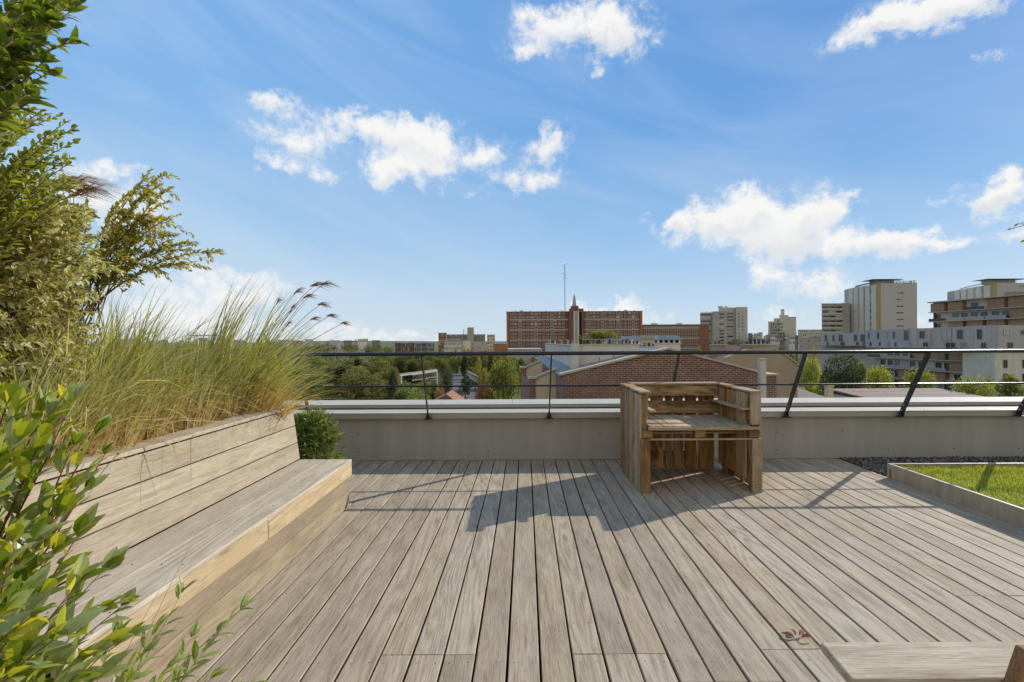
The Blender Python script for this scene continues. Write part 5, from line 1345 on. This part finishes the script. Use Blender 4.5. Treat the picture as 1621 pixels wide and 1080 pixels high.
def trunk_mesh(seed, h, w_):
    r = random.Random(seed); mb = B('bark'); mb.tube([(0, 0, 0), (r.uniform(-.1, .1), 0, h*.3), (r.uniform(-.2, .2), 0, h*.6), (0, 0, h*.85)], [.22, .17, .11, .04], 7)
    for i in range(7):
        a = r.uniform(0, 6.283); z = h*r.uniform(.25, .6); mb.tube([(0, 0, z), (math.cos(a)*w_*.18, math.sin(a)*w_*.18, z+h*.15), (math.cos(a)*w_*.34, math.sin(a)*w_*.34, z+h*.25)], [.09, .06, .02], 5)
    return mb.mesh('trunk')
KINDS = {}
for kn, mat, con in (('olive', 't_olive', 0), ('olive2', 't_olive', 0), ('olive3', 't_olive', 0), ('dark', 't_dark', 0), ('pine', 't_dark', 1), ('light', 't_light', 0), ('yellow', 't_yellow', 0), ('red', 't_red', 0)):
    sd = hash(kn) if False else sum(map(ord, kn)); big = kn in ('light', 'dark', 'red')
    KINDS[kn] = (crown_mesh(mat, sd, 8, 6.4, 9000 if big else 6000, .24 if big else .30, 20, bool(con)), trunk_mesh(sd, 8, 6.4))
LAB = {'olive': 'olive green broadleaf tree in the wooded slope', 'olive2': 'rounded olive green tree in the wooded slope', 'olive3': 'loose crowned olive tree in the wooded slope', 'dark': 'dark green dense tree in the wooded slope', 'pine': 'dark pointed conifer in the wooded slope', 'light': 'light green leafy tree in the wooded slope', 'yellow': 'yellowing tree in the wooded slope', 'red': 'reddish autumn tree in the wooded slope'}
NM = {'pine': 'conifer_tree'}
def tree(kn, x, y, ztop, w_, label=None, group='trees of the wooded slope', zbase=G):
    t = thing(NM.get(kn, 'broadleaf_tree'), label or LAB[kn], 'tree', (x, y, zbase), R.uniform(0, 6.28), group)
    h = ztop-zbase; t.scale = (w_/6.4, w_/6.4, h/8)
    for m_, nm in ((KINDS[kn][0], 'crown'), (KINDS[kn][1], 'trunk')):
        o = bpy.data.objects.new(nm, m_); C.objects.link(o); o.parent = t
    return t
def keep_clear(px, Y, top_px, hw):
    # road corridor and bridge sight line
    if 700 < px+hw and px-hw < 765 and 60 < Y < 210: return True
    return False
r = random.Random(99)
Y = 58.0; cnt = 0
while Y < 215:
    step = 5.2 + Y*.016; x = PX(-40, Y)
    while x < PX(832, Y):
        xx = x + r.uniform(-1.5, 1.5); yy = Y + r.uniform(-3, 3); px = CX + xx*F/yy; wd = r.uniform(5.5, 8.5) + Y*.012
        x += step + (0 if px > 430 else step*.8)
        if keep_clear(px, yy, 0, wd/2*F/yy*.7): continue
        if px > 800 and yy < 120: continue
        zt_ = -4.6 + r.uniform(-2.2, 1.2) + (-1.2 if Y < 75 else 0) - (1.5 if Y < 100 and px > 640 else 0)
        kn = r.choices(['olive', 'olive2', 'olive3', 'dark', 'pine', 'yellow', 'red', 'light'], [5, 5, 5, 1.6, 1.5, 1.2, .45, .8])[0]
        if 615 < px < 712 and yy < 150: zt_ = min(zt_, EYE-64/F*yy); kn = r.choice(['olive', 'olive2', 'olive3'])
        if zt_ < G+4: continue
        tree(kn, xx, yy, zt_, wd); cnt += 1
    Y += 10 + Y*.07
# far wood, one mass
mb = B('t_olive'); r2 = random.Random(4)
for i in range(330):
    Y = r2.uniform(215, 640); px = r2.uniform(-60, 880) if Y < 400 or i % 2 else r2.uniform(-60, 700); x = PX(px, Y)
    if px > 620 and Y > 290: continue
    zt_ = -4.4 + r2.uniform(-2, 1.0) + (2.2 if px < 600 and Y > 400 else 0); w_ = r2.uniform(7, 12)
    lob = [(Vector((x+r2.uniform(-.3, .3)*w_, Y+r2.uniform(-.3, .3)*w_, zt_-r2.uniform(1.3, 5))), r2.uniform(1.4, 2.6)) for _ in range(6)]
    for q in range(240):
        c, rr_ = r2.choice(lob); d = rv(r2).normalized(); p = c+d*rr_; s = r2.uniform(.6, 1.3)
        mb.leaf(p, d+rv(r2)*.7, Vector((0, 0, 1))+rv(r2)*.6, s, s*.8, .1, .2, False)
o = mb.build('distant_woods'); o['kind'] = 'stuff'; o['label'] = 'far wooded parkland merging into one mass below the skyline'; o['category'] = 'woods'
# individual trees that read on their own
def tpx(kn, pxc, pyt, Y, wpx, label): return tree(kn, PX(pxc, Y), Y, PZ(pxc, pyt, Y), wpx*Y/F*1.08, label, group=None)
tpx('light', 797, 568, 58, 62, 'bright light green tree in front of the cream wing of the brick house')
tpx('red', 764, 600, 56, 36, 'rusty red autumn tree between the road and the light green tree')
tpx('red', 697, 606, 58, 24, 'small dark red autumn tree beside the road')
tpx('olive2', 728, 607, 57, 26, 'small round olive tree at the foot of the road')
tpx('pine', 736, 562, 120, 28, 'dark conifer standing above the road bend')
tpx('dark', 706, 580, 110, 26, 'dark green tree hiding the end of the footbridge')
tpx('pine', 777, 558, 100, 22, 'narrow dark conifer behind the light green tree')
tpx('yellow', 762, 565, 110, 22, 'yellow green tree between the two dark conifers')
tpx('pine', 622, 585, 75, 34, 'dark conifer near the left end of the footbridge')
tpx('light', 954, 522, 330, 60, 'yellow green treetop in front of the red brick slab')
tpx('dark', 1335, 556, 62, 70, 'large dark leaved tree beside the tiled cottage')
tpx('light', 1283, 566, 70, 36, 'light green tree between the beige wall and dark tree')
tpx('light', 1391, 578, 66, 48, 'yellow green tree in front of the timber balconies')
tpx('olive2', 1368, 566, 95, 30, 'olive tree with russet tint behind the dark tree')
tpx('light', 1455, 582, 60, 60, 'spreading light green tree before the balcony building')
tpx('olive', 1425, 605, 55, 30, 'small grey green shrub tree by the low shed')
tpx('light', 1540, 594, 50, 70, 'broad light green treetop along the shed roof')
tpx('olive2', 1600, 580, 52, 64, 'olive green treetop before the white end wall')
tpx('dark', 1168, 535, 200, 34, 'round green treetop at the foot of the grey concrete tower')
tpx('olive', 1246, 541, 120, 26, 'round olive treetop next to the long chimney stack')
tpx('yellow', 1286, 546, 110, 16, 'small bright yellow green treetop by the zinc attic')
tpx('yellow', 1105, 544, 90, 14, 'small yellowing treetop over the gable ridge')
tpx('olive', 1130, 545, 90, 16, 'small olive treetop above the orange tiled roof')
tpx('dark', 1190, 527, 380, 14, 'far dark treetop right of the grey concrete tower')
for kn, px, py, Y_, w_ in (('olive', 648, 600, 95, 26), ('olive3', 668, 604, 92, 26), ('olive2', 690, 598, 105, 22), ('olive', 680, 580, 190, 26), ('yellow', 655, 572, 200, 26), ('olive2', 632, 575, 190, 28), ('olive3', 700, 566, 205, 28), ('olive', 722, 560, 230, 26), ('olive2', 748, 558, 220, 26), ('olive3', 770, 560, 200, 24), ('yellow', 786, 557, 190, 22), ('olive', 805, 560, 160, 26), ('olive2', 820, 562, 140, 24), ('olive', 735, 553, 260, 28), ('olive3', 760, 553, 270, 28), ('olive2', 780, 553, 265, 24), ('olive', 640, 556, 260, 34), ('olive3', 670, 555, 270, 34), ('olive2', 700, 554, 275, 30), ('olive', 752, 578, 150, 20), ('red', 776, 590, 90, 20)):
    tree(kn, PX(px, Y_), Y_, PZ(px, py, Y_), w_*Y_/F*1.1)
print('forest trees', cnt, 'objects', len(bpy.data.objects))
